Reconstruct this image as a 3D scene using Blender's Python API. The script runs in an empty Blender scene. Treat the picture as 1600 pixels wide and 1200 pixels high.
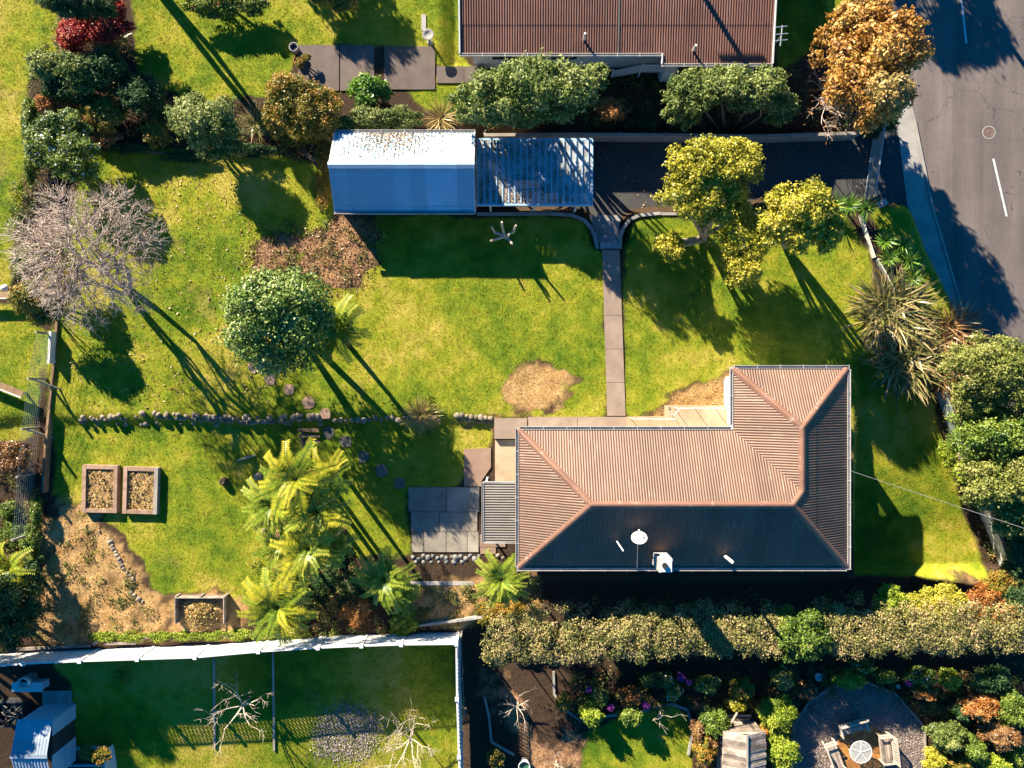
import bpy, math, random
import numpy as np
from mathutils import Vector, Matrix

SC = bpy.context.scene
COL = SC.collection
R = math.radians

# ------------------------------------------------------------------ camera, sky, sun, exposure
CAM_H = 38.0          # flying height above the main lawn
PXM = 30.0            # photo pixels per metre on the lawn
cam_data = bpy.data.cameras.new('camera')
cam_data.sensor_width = 36.0
cam_data.lens = 36.0 * CAM_H / (1600.0 / PXM)
cam_data.clip_end = 2000.0
cam = bpy.data.objects.new('camera', cam_data)
COL.objects.link(cam)
cam.location = (0, 0, CAM_H)
SC.camera = cam

SUN_EL = 24.0
SUN_H = Vector((-0.587, 0.810, 0)).normalized()     # horizontal direction towards the sun
world = bpy.data.worlds.new('World')
SC.world = world
world.use_nodes = True
wn = world.node_tree
bg = wn.nodes['Background']
sky = wn.nodes.new('ShaderNodeTexSky')
sky.sky_type = 'NISHITA'
sky.sun_disc = False
sky.sun_elevation = R(SUN_EL)
sky.sun_rotation = math.atan2(SUN_H.x, SUN_H.y)
sky.air_density = 1.0
sky.dust_density = 0.0
sky.ozone_density = 6.0
hs = wn.nodes.new('ShaderNodeHueSaturation')
hs.inputs['Saturation'].default_value = 1.95
wn.links.new(sky.outputs[0], hs.inputs['Color'])
wn.links.new(hs.outputs[0], bg.inputs[0])
bg.inputs[1].default_value = 0.055

sun_data = bpy.data.lights.new('sun', 'SUN')
sun_data.energy = 5.0
sun_data.angle = R(0.5)
sun_data.color = (1.0, 0.88, 0.69)
sun = bpy.data.objects.new('sun', sun_data)
COL.objects.link(sun)
sd = Vector((SUN_H.x * math.cos(R(SUN_EL)), SUN_H.y * math.cos(R(SUN_EL)), math.sin(R(SUN_EL))))
sun.rotation_euler = sd.to_track_quat('Z', 'Y').to_euler()
sun.location = (-30, 40, 30)

SC.view_settings.view_transform = 'Standard'
SC.view_settings.look = 'None'
SC.view_settings.gamma = 1.0
SC.view_settings.exposure = 1.85
SC.view_settings.use_curve_mapping = False

# ------------------------------------------------------------------ helpers
LOW_DZ = [0.0, 0]
def low_begin(dz):
    """work in the frame of a lower terrace: heights are given as if its ground were dz higher"""
    LOW_DZ[0] = dz; LOW_DZ[1] = set(o.name for o in COL.objects)
def low_end():
    for o in COL.objects:
        if o.name not in LOW_DZ[1] and o.parent is None: o.location.z += LOW_DZ[0]
    LOW_DZ[0] = 0.0

def P(px, py, z=0.0):
    """world point at height z for a place measured in the photograph"""
    k = (CAM_H - z - LOW_DZ[0]) / CAM_H / PXM
    return Vector(((px - 800) * k, (600 - py) * k, z))

def tag(o, label=None, cat=None, group=None, kind=None):
    if label: o['label'] = label
    if cat: o['category'] = cat
    if group: o['group'] = group
    if kind: o['kind'] = kind
    return o

ORG = {}
def thing(name, label, cat, loc, group=None, rz=0.0):
    o = bpy.data.objects.new(name, None)
    o.empty_display_size = 0.3
    COL.objects.link(o)
    o.location = loc
    o.rotation_euler = (0, 0, rz)
    tag(o, label, cat, group)
    ORG[o.name] = Vector(loc)
    return o

def put(name, me, parent=None, loc=None, rot=None, scale=None):
    o = bpy.data.objects.new(name, me)
    COL.objects.link(o)
    if parent is not None:
        o.parent = parent
        ORG[o.name] = ORG[parent.name]
    if loc is not None: o.location = loc
    if rot is not None: o.rotation_euler = rot
    if scale is not None: o.scale = scale
    return o

def npmesh(name, V, F, mat, attr=None, smooth=False):
    V = np.asarray(V, dtype=np.float32); F = np.asarray(F, dtype=np.int32)
    me = bpy.data.meshes.new(name)
    n, k = F.shape
    me.vertices.add(len(V)); me.vertices.foreach_set('co', V.ravel())
    me.loops.add(n * k); me.loops.foreach_set('vertex_index', F.ravel())
    me.polygons.add(n)
    me.polygons.foreach_set('loop_start', np.arange(0, n * k, k, dtype=np.int32))
    me.polygons.foreach_set('loop_total', np.full(n, k, dtype=np.int32))
    if smooth: me.polygons.foreach_set('use_smooth', np.ones(n, dtype=bool))
    if attr is not None:
        a = me.attributes.new('rnd', 'FLOAT', 'POINT')
        a.data.foreach_set('value', np.asarray(attr, dtype=np.float32))
    me.materials.append(mat)
    me.update(calc_edges=True)
    return me

class MB:
    """collects faces; build() links them as one mesh object"""
    def __init__(s): s.v = []; s.f = []
    def add(s, vs, fs):
        b = len(s.v); s.v += [Vector(v) for v in vs]; s.f += [tuple(i + b for i in f) for f in fs]
        return s
    def box(s, c, size, rz=0.0, tilt=None):
        c = Vector(c); x, y, z = size[0] / 2, size[1] / 2, size[2] / 2
        m = Matrix.Rotation(rz, 3, 'Z')
        if tilt is not None: m = m @ tilt
        vs = [c + m @ Vector((a * x, b * y, d * z)) for d in (-1, 1) for a, b in ((-1, -1), (1, -1), (1, 1), (-1, 1))]
        return s.add(vs, [(3, 2, 1, 0), (4, 5, 6, 7), (0, 1, 5, 4), (1, 2, 6, 5), (2, 3, 7, 6), (3, 0, 4, 7)])
    def bar(s, a, b, w, h, up=(0, 0, 1)):
        a = Vector(a); b = Vector(b); d = (b - a).normalized(); up = Vector(up)
        sd_ = d.cross(up)
        if sd_.length < 1e-4: sd_ = d.cross(Vector((0, 1, 0)))
        sd_.normalize(); u = sd_.cross(d).normalized()
        sd_ = sd_ * (w / 2); u = u * (h / 2)
        vs = [p + i * sd_ + j * u for p in (a, b) for i, j in ((-1, -1), (1, -1), (1, 1), (-1, 1))]
        return s.add(vs, [(3, 2, 1, 0), (4, 5, 6, 7), (0, 1, 5, 4), (1, 2, 6, 5), (2, 3, 7, 6), (3, 0, 4, 7)])
    def tube(s, pts, rad, n=6, cap=True):
        pts = [Vector(p) for p in pts]; b = len(s.v)
        if not isinstance(rad, (list, tuple)): rad = [rad] * len(pts)
        for i, p in enumerate(pts):
            d = (pts[min(i + 1, len(pts) - 1)] - pts[max(i - 1, 0)])
            d = d.normalized() if d.length > 1e-6 else Vector((0, 0, 1))
            x = d.cross(Vector((0, 0, 1)))
            if x.length < 0.05: x = d.cross(Vector((0, 1, 0)))
            x.normalize(); y = d.cross(x)
            for k in range(n):
                a = 2 * math.pi * k / n
                s.v.append(p + (x * math.cos(a) + y * math.sin(a)) * rad[i])
        for i in range(len(pts) - 1):
            for k in range(n):
                q = (k + 1) % n
                s.f.append((b + i * n + k, b + i * n + q, b + (i + 1) * n + q, b + (i + 1) * n + k))
        if cap and n > 2:
            s.f.append(tuple(b + k for k in reversed(range(n))))
            s.f.append(tuple(b + (len(pts) - 1) * n + k for k in range(n)))
        return s
    def prism(s, pts, z0, z1):
        """pts: xy corners in order"""
        ar = sum(pts[i][0] * pts[(i + 1) % len(pts)][1] - pts[(i + 1) % len(pts)][0] * pts[i][1] for i in range(len(pts)))
        if ar < 0: pts = list(reversed(pts))
        n = len(pts)
        vs = [(p[0], p[1], z0) for p in pts] + [(p[0], p[1], z1) for p in pts]
        fs = [tuple(reversed(range(n))), tuple(range(n, 2 * n))] + [(i, (i + 1) % n, n + (i + 1) % n, n + i) for i in range(n)]
        return s.add(vs, fs)
    def lathe(s, c, prof, n=16):
        c = Vector(c); b = len(s.v)
        for r, z in prof:
            for k in range(n):
                a = 2 * math.pi * k / n
                s.v.append(c + Vector((r * math.cos(a), r * math.sin(a), z)))
        for i in range(len(prof) - 1):
            for k in range(n):
                q = (k + 1) % n
                s.f.append((b + i * n + k, b + i * n + q, b + (i + 1) * n + q, b + (i + 1) * n + k))
        return s
    def mesh(s, name, mat, off=Vector((0, 0, 0)), smooth=False):
        me = bpy.data.meshes.new(name)
        me.from_pydata([v - off for v in s.v], [], s.f)
        if smooth: me.polygons.foreach_set('use_smooth', [True] * len(me.polygons))
        me.materials.append(mat); me.update()
        return me
    def build(s, name, mat, parent=None, smooth=False, kind=None):
        """vertices are in world space; a part is stored relative to its thing"""
        off = ORG[parent.name] if parent is not None else Vector((0, 0, 0))
        o = put(name, s.mesh(name, mat, off, smooth), parent)
        if parent is None: ORG[o.name] = Vector((0, 0, 0))
        if kind: o['kind'] = kind
        return o
    def solo(s, name, mat, label, cat, group=None, smooth=False, kind=None):
        """a thing that is one mesh, its origin at its base"""
        xs = [v.x for v in s.v]; ys = [v.y for v in s.v]; zs = [v.z for v in s.v]
        off = Vector(((min(xs) + max(xs)) / 2, (min(ys) + max(ys)) / 2, min(zs)))
        o = put(name, s.mesh(name, mat, off, smooth)); o.location = off
        ORG[o.name] = off
        return tag(o, label, cat, group, kind)

# ------------------------------------------------------------------ materials
def new_mat(name):
    m = bpy.data.materials.new(name); m.use_nodes = True
    nt = m.node_tree
    return m, nt, nt.nodes['Principled BSDF'], nt.nodes['Material Output']

def N(nt, t, **kw):
    n = nt.nodes.new(t)
    for k, v in kw.items(): setattr(n, k, v)
    return n

def ramp(nt, fac, stops, interp='LINEAR'):
    r = N(nt, 'ShaderNodeValToRGB'); r.color_ramp.interpolation = interp
    el = r.color_ramp.elements
    while len(el) < len(stops): el.new(0.5)
    for e, (p, c) in zip(el, stops):
        e.position = p; e.color = (c[0], c[1], c[2], 1)
    if fac is not None: nt.links.new(fac, r.inputs[0])
    return r.outputs[0]

def nz(nt, scale, detail=4, rough=0.55, vec=None, stretch=None):
    tc = N(nt, 'ShaderNodeTexCoord')
    src = tc.outputs['Object'] if vec is None else vec
    if stretch:
        mp = N(nt, 'ShaderNodeMapping'); mp.inputs['Scale'].default_value = stretch
        nt.links.new(src, mp.inputs[0]); src = mp.outputs[0]
    n = N(nt, 'ShaderNodeTexNoise')
    n.inputs['Scale'].default_value = scale; n.inputs['Detail'].default_value = detail; n.inputs['Roughness'].default_value = rough
    nt.links.new(src, n.inputs['Vector'])
    return n.outputs[0]

def mixc(nt, fac, a, b, mode='MIX'):
    m = N(nt, 'ShaderNodeMix', data_type='RGBA', blend_type=mode)
    for i, v in ((0, fac), (6, a), (7, b)):
        if hasattr(v, 'is_linked') or isinstance(v, bpy.types.NodeSocket): nt.links.new(v, m.inputs[i])
        elif i == 0: m.inputs[0].default_value = v
        else: m.inputs[i].default_value = (v[0], v[1], v[2], 1)
    return m.outputs[2]

def mth(nt, op, a, b=None, clamp=False):
    m = N(nt, 'ShaderNodeMath', operation=op); m.use_clamp = clamp
    for i, v in ((0, a), (1, b)):
        if v is None: continue
        if isinstance(v, (int, float)): m.inputs[i].default_value = v
        else: nt.links.new(v, m.inputs[i])
    return m.outputs[0]

def bump(nt, bsdf, h, strength=0.5, dist=0.02):
    b = N(nt, 'ShaderNodeBump'); b.inputs['Strength'].default_value = strength; b.inputs['Distance'].default_value = dist
    nt.links.new(h, b.inputs['Height']); nt.links.new(b.outputs[0], bsdf.inputs['Normal'])

def surf(name, c0, c1, scale=3.0, rough=0.8, c2=None, fine=40.0, bs=0.3, bd=0.01, metal=0.0, spec=0.5, stretch=None, objvar=0.0):
    """two or three colours broken up by coarse and fine noise, with fine relief"""
    m, nt, b, out = new_mat(name)
    n1 = nz(nt, scale, 5, 0.6, stretch=stretch); n2 = nz(nt, fine, 3, 0.6, stretch=stretch)
    f = mth(nt, 'ADD', mth(nt, 'MULTIPLY', n1, 0.7), mth(nt, 'MULTIPLY', n2, 0.3))
    st = [(0.32, c0), (0.68, c1)] if c2 is None else [(0.3, c0), (0.5, c1), (0.7, c2)]
    col = ramp(nt, f, st)
    if objvar:
        oi = N(nt, 'ShaderNodeObjectInfo')
        v = mth(nt, 'ADD', mth(nt, 'MULTIPLY', oi.outputs['Random'], 2 * objvar), 1 - objvar)
        mm = N(nt, 'ShaderNodeVectorMath', operation='SCALE')
        nt.links.new(col, mm.inputs[0]); nt.links.new(v, mm.inputs['Scale']); col = mm.outputs[0]
    nt.links.new(col, b.inputs['Base Color'])
    b.inputs['Roughness'].default_value = rough; b.inputs['Metallic'].default_value = metal
    b.inputs['Specular IOR Level'].default_value = spec
    if bs: bump(nt, b, n2, bs, bd)
    return m

def leafmat(name, cols, rough=0.45, transl=0.25, spec=0.4, objvar=0.0):
    """leaf colour varies leaf by leaf through the mesh attribute rnd"""
    m, nt, b, out = new_mat(name)
    at = N(nt, 'ShaderNodeAttribute', attribute_name='rnd')
    k = len(cols)
    fac = at.outputs['Fac']
    if objvar:
        oi = N(nt, 'ShaderNodeObjectInfo'); fac = mth(nt, 'ADD', fac, mth(nt, 'MULTIPLY', mth(nt, 'SUBTRACT', oi.outputs['Random'], .5), objvar))
    col = ramp(nt, fac, [(i / (k - 1), c) for i, c in enumerate(cols)])
    nt.links.new(col, b.inputs['Base Color'])
    b.inputs['Roughness'].default_value = rough
    b.inputs['Specular IOR Level'].default_value = spec
    t = N(nt, 'ShaderNodeBsdfTranslucent'); nt.links.new(col, t.inputs[0])
    mx = N(nt, 'ShaderNodeMixShader'); mx.inputs[0].default_value = transl
    nt.links.new(b.outputs[0], mx.inputs[1]); nt.links.new(t.outputs[0], mx.inputs[2])
    nt.links.new(mx.outputs[0], out.inputs[0])
    return m

M = {}
# leaves
M['lf_green'] = leafmat('leaf_green', [(.035, .075, .01), (.09, .16, .016), (.18, .25, .03), (.34, .38, .07)])
M['lf_dark'] = leafmat('leaf_dark_green', [(.015, .045, .014), (.03, .08, .022), (.06, .12, .035), (.11, .17, .06)], rough=.5, spec=.25)
M['lf_grey'] = leafmat('leaf_grey_green', [(.045, .085, .015), (.11, .16, .03), (.24, .28, .07), (.45, .46, .18)], rough=.5, spec=.25)
M['lf_glossy'] = leafmat('leaf_glossy', [(.05, .105, .014), (.10, .18, .025), (.25, .33, .07), (.50, .52, .22)], rough=.4, transl=.15, spec=.3)
M['lf_yellow'] = leafmat('leaf_yellow', [(.15, .16, .012), (.30, .29, .02), (.48, .43, .03), (.62, .52, .09)])
M['lf_lime'] = leafmat('leaf_lime', [(0.0945, 0.149, 0.0135), (0.189, 0.27, 0.0162), (0.324, 0.392, 0.027), (0.459, 0.486, 0.0675)])
M['lf_orange'] = leafmat('leaf_orange', [(0.169, 0.052, 0.0104), (0.351, 0.117, 0.0195), (0.494, 0.221, 0.052), (0.546, 0.351, 0.13)])
M['lf_autumn'] = leafmat('leaf_autumn_gold', [(.17, .07, .012), (.36, .16, .025), (.52, .30, .06), (.60, .46, .14)])
M['lf_olive'] = leafmat('leaf_olive', [(.055, .085, .014), (.15, .18, .028), (.29, .30, .065), (.44, .42, .14)], rough=.5, spec=.25)
M['lf_red'] = leafmat('leaf_red', [(0.098, 0.0084, 0.0112), (0.308, 0.0168, 0.0168), (0.532, 0.042, 0.028), (0.42, 0.14, 0.042)])
M['lf_mix'] = leafmat('leaf_autumn_mix', [(0.056, 0.084, 0.014), (0.168, 0.182, 0.021), (0.364, 0.252, 0.028), (0.42, 0.154, 0.028)])
M['lf_hedge'] = leafmat('leaf_hedge', [(.085, .10, .024), (.21, .21, .05), (.37, .32, .10), (.52, .38, .19)])
M['lf_bud'] = leafmat('bud_brown', [(.16, .10, .08), (.30, .21, .17), (.45, .34, .28)], transl=.05)
M['lf_white'] = leafmat('leaf_white_bloom', [(.02, .06, .015), (.04, .09, .02), (.12, .16, .06), (.62, .62, .58), (.75, .75, .72)])
M['lf_pink'] = leafmat('petal_pink', [(.25, .02, .18), (.42, .05, .32), (.5, .12, .4)])
M['lf_straw'] = leafmat('leaf_straw', [(0.15, 0.12, 0.03), (0.33, 0.24, 0.075), (0.48, 0.36, 0.12), (0.54, 0.3, 0.09)])
M['lf_flax'] = leafmat('leaf_flax', [(0.042, 0.07, 0.0168), (0.14, 0.154, 0.035), (0.308, 0.252, 0.084), (0.476, 0.336, 0.182)], rough=.3)
M['lf_bronze'] = leafmat('leaf_bronze', [(0.091, 0.039, 0.0156), (0.234, 0.104, 0.0325), (0.364, 0.208, 0.078), (0.416, 0.286, 0.156)], rough=.3)
M['lf_yucca'] = leafmat('leaf_yucca', [(0.028, 0.098, 0.014), (0.084, 0.196, 0.021), (0.196, 0.336, 0.028), (0.308, 0.42, 0.07)], rough=.35)
M['lf_fern'] = leafmat('leaf_fern', [(.08, .13, .008), (.22, .26, .014), (.42, .40, .02), (.56, .48, .05)], rough=.4, transl=.3, objvar=.4)
M['lf_ferng'] = leafmat('leaf_fern_green', [(.05, .11, .01), (.13, .22, .015), (.27, .34, .025), (.44, .44, .06)], rough=.4, transl=.3, objvar=.4)
M['lf_litter'] = leafmat('leaf_litter', [(0.0595, 0.0374, 0.0204), (0.153, 0.085, 0.034), (0.289, 0.153, 0.051), (0.51, 0.374, 0.204)], transl=.05)
M['lf_under'] = leafmat('leaf_undergrowth', [(.02, .05, .012), (.05, .10, .018), (.13, .17, .03), (.26, .22, .07), (.32, .17, .06)], rough=.55, spec=.25)
M['twig_pale'] = surf('twig_pale', (.32, .24, .185), (.60, .485, .40), 3, .8)
M['twig_bare'] = surf('twig_bare', (.36, .29, .21), (.62, .52, .40), 6, .8)
M['bark'] = surf('bark', (.06, .045, .03), (.16, .12, .08), 5, .9, fine=25, bs=.6)
M['bark_pale'] = surf('bark_pale', (.2, .17, .12), (.42, .37, .28), 5, .9, fine=25, bs=.6)
M['bark_fern'] = surf('bark_fern', (.03, .02, .012), (.09, .055, .03), 9, .95, fine=30, bs=.8)

# building and hard surfaces
M['timber_old'] = surf('timber_weathered', (.10, .075, .055), (.30, .24, .19), 2.2, .85, c2=(.46, .39, .33), fine=30, objvar=.5)
M['timber_brown'] = surf('timber_brown', (.14, .075, .035), (.30, .19, .10), 2.5, .85, fine=30, objvar=.15)
M['timber_orange'] = surf('timber_orange', (.26, .10, .025), (.42, .21, .05), 2.5, .6, fine=20, objvar=.25)
M['timber_grey'] = surf('timber_grey', (.20, .17, .14), (.36, .32, .27), 2, .85, fine=30, objvar=.12)
M['white_paint'] = surf('white_paint', (.54, .54, .53), (.66, .66, .64), 2, .5, fine=15, bs=.05)
M['off_white'] = surf('off_white_paint', (.5, .48, .42), (.68, .66, .6), 2, .6, fine=20, bs=.1)
M['pale_wall'] = surf('pale_wall_paint', (.40, .42, .42), (.52, .54, .53), 2, .7, fine=20, bs=.1)
M['concrete'] = surf('concrete', (.20, .14, .105), (.32, .24, .18), 1.1, .9, fine=60, bs=.35, objvar=.06)
M['concrete_pale'] = surf('concrete_pale', (.24, .165, .09), (.36, .265, .165), .9, .9, c2=(.46, .37, .26), fine=50, bs=.3, objvar=.06)
M['concrete_grey'] = surf('concrete_grey', (.20, .19, .175), (.34, .32, .29), 1.4, .9, fine=50, bs=.4, objvar=.18)
M['patio_worn'] = surf('patio_worn', (.13, .105, .08), (.25, .215, .17), 1.1, .9, c2=(.33, .29, .235), fine=25, bs=.5, objvar=.22)
M['paver'] = surf('paver_terracotta', (.21, .13, .09), (.32, .21, .15), 1.3, .9, fine=50, bs=.3, objvar=.12)
m, nt, b, out = new_mat('asphalt')
tc = N(nt, 'ShaderNodeTexCoord'); mp = N(nt, 'ShaderNodeMapping'); mp.inputs['Rotation'].default_value = (0, 0, R(-15)); mp.inputs['Scale'].default_value = (1.1, .07, 1); nt.links.new(tc.outputs['Object'], mp.inputs[0])
f1 = nz(nt, 1.0, 4, .6, vec=mp.outputs[0]); f2 = nz(nt, .35, 5, .65); f3 = nz(nt, 70, 3, .7); f4 = nz(nt, 6, 5, .7)
f = mth(nt, 'ADD', mth(nt, 'ADD', mth(nt, 'MULTIPLY', f1, .4), mth(nt, 'MULTIPLY', f2, .3)), mth(nt, 'ADD', mth(nt, 'MULTIPLY', f3, .15), mth(nt, 'MULTIPLY', f4, .15)))
col = ramp(nt, f, [(.36, (.075, .062, .057)), (.5, (.125, .102, .091)), (.64, (.18, .147, .13))])
vo = N(nt, 'ShaderNodeTexVoronoi', feature='DISTANCE_TO_EDGE'); vo.inputs['Scale'].default_value = .32
wv = N(nt, 'ShaderNodeVectorMath', operation='ADD'); nv = N(nt, 'ShaderNodeTexNoise'); nv.inputs['Scale'].default_value = 1.5; nv.inputs['Detail'].default_value = 5
nt.links.new(tc.outputs['Object'], nv.inputs['Vector']); nt.links.new(tc.outputs['Object'], wv.inputs[0]); nt.links.new(nv.outputs['Color'], wv.inputs[1]); nt.links.new(wv.outputs[0], vo.inputs['Vector'])
ck = mth(nt, 'MULTIPLY', mth(nt, 'LESS_THAN', vo.outputs['Distance'], .006), mth(nt, 'GREATER_THAN', f2, .5))
col = mixc(nt, mth(nt, 'MULTIPLY', ck, .6), col, (.03, .026, .025))
nt.links.new(col, b.inputs['Base Color']); b.inputs['Roughness'].default_value = .9; bump(nt, b, f3, .5, .01)
M['asphalt'] = m
M['drive'] = surf('drive_asphalt', (.030, .030, .032), (.06, .058, .056), .8, .85, fine=80, bs=.5)
M['stone'] = surf('field_stone', (.12, .09, .06), (.32, .26, .19), 3, .85, fine=25, bs=.4, objvar=.35)
M['stone_blue'] = surf('river_stone', (.09, .095, .09), (.22, .215, .20), 3, .7, fine=25, bs=.2, objvar=.35)
M['glass'] = None
M['black'] = surf('black_plastic', (.012, .012, .013), (.03, .03, .03), 4, .6)
M['dark_metal'] = surf('dark_metal', (.05, .05, .055), (.09, .09, .095), 4, .5, metal=.5)
M['galv'] = surf('galvanised_steel', (.42, .43, .44), (.6, .61, .62), 4, .4, metal=.7, bs=.05)
M['wire'] = surf('wire_green', (.30, .38, .34), (.45, .50, .46), 4, .5, metal=.3, bs=0)
M['cable'] = surf('cable_grey', (.25, .25, .24), (.36, .36, .35), 4, .5, bs=0)
M['mulch'] = surf('mulch_soil', (.025, .016, .011), (.075, .045, .028), 5, .95, fine=22, bs=1.0, bd=.04)
M['pot_rust'] = surf('pot_terracotta', (.2, .06, .03), (.32, .12, .06), 5, .8)
M['blue_paint'] = surf('pale_blue_paint', (.26, .40, .50), (.38, .50, .58), 3, .6, fine=20)  # blue of the shade mixed into the paint of white woodwork and shed boards
M['water_green'] = surf('green_water', (.03, .10, .06), (.07, .18, .11), 3, .15, bs=.05)

def glass_mat(name, col, alpha, rough=.05):
    m, nt, b, out = new_mat(name)
    b.inputs['Base Color'].default_value = (*col, 1); b.inputs['Roughness'].default_value = rough
    b.inputs['Alpha'].default_value = alpha
    n = nz(nt, 1.3, 2); bump(nt, b, n, .02, .01)
    return m
M['glass'] = glass_mat('window_glass', (.25, .3, .32), .12)
M['table_glass'] = glass_mat('table_glass', (.5, .5, .47), .5, .15)

def roof_mat(name, c0, c1, chalk, rough=.4, metal=.35, streak=1.0, rust=None, along=(1, 1, 1)):
    """weathered metal roofing: stains down the slope, chalky fading, a band where sheets lap"""
    m, nt, b, out = new_mat(name)
    n1 = nz(nt, .8, 5, .6); n2 = nz(nt, 9, 4, .6, stretch=along); n3 = nz(nt, 3.0, 7, .72, stretch=along)
    col = ramp(nt, mth(nt, 'ADD', mth(nt, 'MULTIPLY', n1, .6), mth(nt, 'MULTIPLY', n2, .4)), [(.3, c0), (.7, c1)])
    cf = ramp(nt, n3, [(.56, (0, 0, 0)), (.80, (streak, streak, streak))])
    bw = N(nt, 'ShaderNodeRGBToBW'); nt.links.new(cf, bw.inputs[0])
    col = mixc(nt, bw.outputs[0], col, chalk)
    sx = N(nt, 'ShaderNodeSeparateXYZ'); tco = N(nt, 'ShaderNodeTexCoord'); nt.links.new(tco.outputs['Object'], sx.inputs[0])
    wn_ = N(nt, 'ShaderNodeTexWhiteNoise', noise_dimensions='1D'); nt.links.new(mth(nt, 'FLOOR', mth(nt, 'MULTIPLY', sx.outputs[0 if along[0] > along[1] else 1], 1.31)), wn_.inputs['W'])
    tone = mth(nt, 'ADD', mth(nt, 'MULTIPLY', wn_.outputs['Value'], .26), .87)
    sc_ = N(nt, 'ShaderNodeVectorMath', operation='SCALE'); nt.links.new(col, sc_.inputs[0]); nt.links.new(tone, sc_.inputs['Scale']); col = sc_.outputs[0]
    if rust:
        rf = ramp(nt, nz(nt, 1.6, 7, .75), [(.60, (0, 0, 0)), (.72, (.6, .6, .6))])
        bw2 = N(nt, 'ShaderNodeRGBToBW'); nt.links.new(rf, bw2.inputs[0])
        col = mixc(nt, bw2.outputs[0], col, rust)
    nt.links.new(col, b.inputs['Base Color'])
    b.inputs['Roughness'].default_value = rough; b.inputs['Metallic'].default_value = metal
    b.inputs['Specular IOR Level'].default_value = .3
    bump(nt, b, n2, .08, .01)
    return m
M['roof_brown'] = roof_mat('roof_brown', (.118, .066, .044), (.162, .093, .062), (.30, .225, .18), .5, .05, streak=1.0, along=(2.2, .35, .35))
M['roof_brown_x'] = roof_mat('roof_brown_cross', (.118, .066, .044), (.162, .093, .062), (.30, .225, .18), .5, .05, streak=1.0, along=(.35, 2.2, .35))
M['roof_cap'] = roof_mat('roof_cap', (.18, .092, .06), (.25, .135, .09), (.5, .42, .36), .45, .1)
M['roof_top'] = roof_mat('roof_dark_brown', (.10, .045, .032), (.16, .075, .052), (.22, .15, .13), .45, .1, rust=(.24, .065, .03), along=(2.2, .3, .3))
M['roof_grey'] = roof_mat('roof_grey', (.15, .13, .11), (.22, .195, .165), (.34, .32, .28), .5, .1, along=(.3, 2, .3))
M['roof_white'] = roof_mat('roof_white', (.32, .46, .55), (.41, .54, .62), (.52, .6, .66), .4, .1, along=(2.2, .35, .35))  # white roofing with the blue of its shaded slope put into the colour
M['roof_blue'] = roof_mat('roof_blue_grey', (.24, .30, .36), (.32, .38, .44), (.60, .62, .62), .45, .2)  # shed roofing, coloured with the blue of the shade it lies in
M['gutter'] = surf('gutter_paint', (.32, .31, .29), (.46, .445, .42), 3, .45, bs=.05)
m_, nt_, b_, o_ = new_mat('polycarbonate')
c_ = ramp(nt_, nz(nt_, 1.2, 6, .7), [(.35, (.16, .15, .13)), (.55, (.42, .44, .45)), (.75, (.56, .58, .6))])
nt_.links.new(c_, b_.inputs['Base Color']); b_.inputs['Roughness'].default_value = .3; b_.inputs['Alpha'].default_value = .85
M['polycarb'] = m_

# ------------------------------------------------------------------ the ground: heights and cover
def inside(poly, X, Y):
    c = np.zeros(X.shape, dtype=bool); n = len(poly)
    for i in range(n):
        x0, y0 = poly[i]; x1, y1 = poly[(i + 1) % n]
        if y0 == y1: continue
        cond = ((y0 > Y) != (y1 > Y)) & (X < (x1 - x0) * (Y - y0) / (y1 - y0) + x0)
        c ^= cond
    return c

def smooth_noise(X, Y, scale, seed):
    rg = np.random.RandomState(seed); s = np.zeros(X.shape)
    for o in range(4):
        for k in range(3):
            a = rg.uniform(0, 6.28); f = scale * 2 ** o * rg.uniform(.7, 1.3)
            s += np.sin((X * math.cos(a) + Y * math.sin(a)) * f + rg.uniform(0, 6.28)) / (1.6 ** o)
    return s / 4.0

STEP = 0.16
gx = np.arange(-32, 32.01, STEP); gy = np.arange(-25, 25.01, STEP)
GX, GY = np.meshgrid(gx, gy)
def zone(pts, z): 
    return [tuple(P(a, b, z)[:2]) for a, b in pts]
HZ = np.zeros(GX.shape)
ZONES = [
    (-.5, [(700, -200), (1290, -200), (1290, 205), (745, 205), (745, 110), (700, 110)]),
    (-.8, [(1290, -200), (1420, -200), (1440, 200), (1290, 205)]),
    (-1.0, [(742, 208), (1350, 206), (1420, 190), (1440, 335), (1345, 318), (1030, 331), (978, 338), (975, 388), (925, 388), (918, 340), (900, 333), (742, 334)]),
    (-1.0, [(548, 225), (742, 215), (742, 322), (548, 322)]),
    (-.6, [(1335, 560), (1470, 560), (1700, 900), (1335, 900)]),
    (-1.1, [(1320, -300), (1428, 187), (1455, 320), (1480, 405), (1509, 505), (1640, 960), (2000, 960), (2000, -300)]),
    (-1.05, [(1370, 90), (1432, 187), (1460, 320), (1485, 405), (1514, 505), (1494, 512), (1440, 405), (1408, 320), (1392, 190)]),
    (-.3, [(20, 657), (773, 657), (773, 684), (818, 684), (834, 900), (760, 990), (-200, 1020), (-200, 690)]),
    (-1.1, [(-300, 1010), (140, 1010), (430, 995), (722, 985), (722, 1500), (-300, 1500)]),
    (-1.0, [(800, 905), (1440, 905), (1560, 925), (2000, 930), (2000, 1500), (722, 1500), (722, 985)]),
]
for z, pts in ZONES:
    HZ[inside(zone(pts, z), GX, GY)] = z
RL = inside(zone(ZONES[4][1], -.8), GX, GY)
HZ[RL] -= 1.2 * np.clip((-GY[RL] + .5) / 8.5, 0, 1)
LL = inside(zone(ZONES[8][1], -1.1), GX, GY)
HZ[LL] -= np.clip((-13.4 - GY[LL]) * .13, 0, 1.0)
LR = inside(zone(ZONES[9][1], -1.0), GX, GY)
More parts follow.
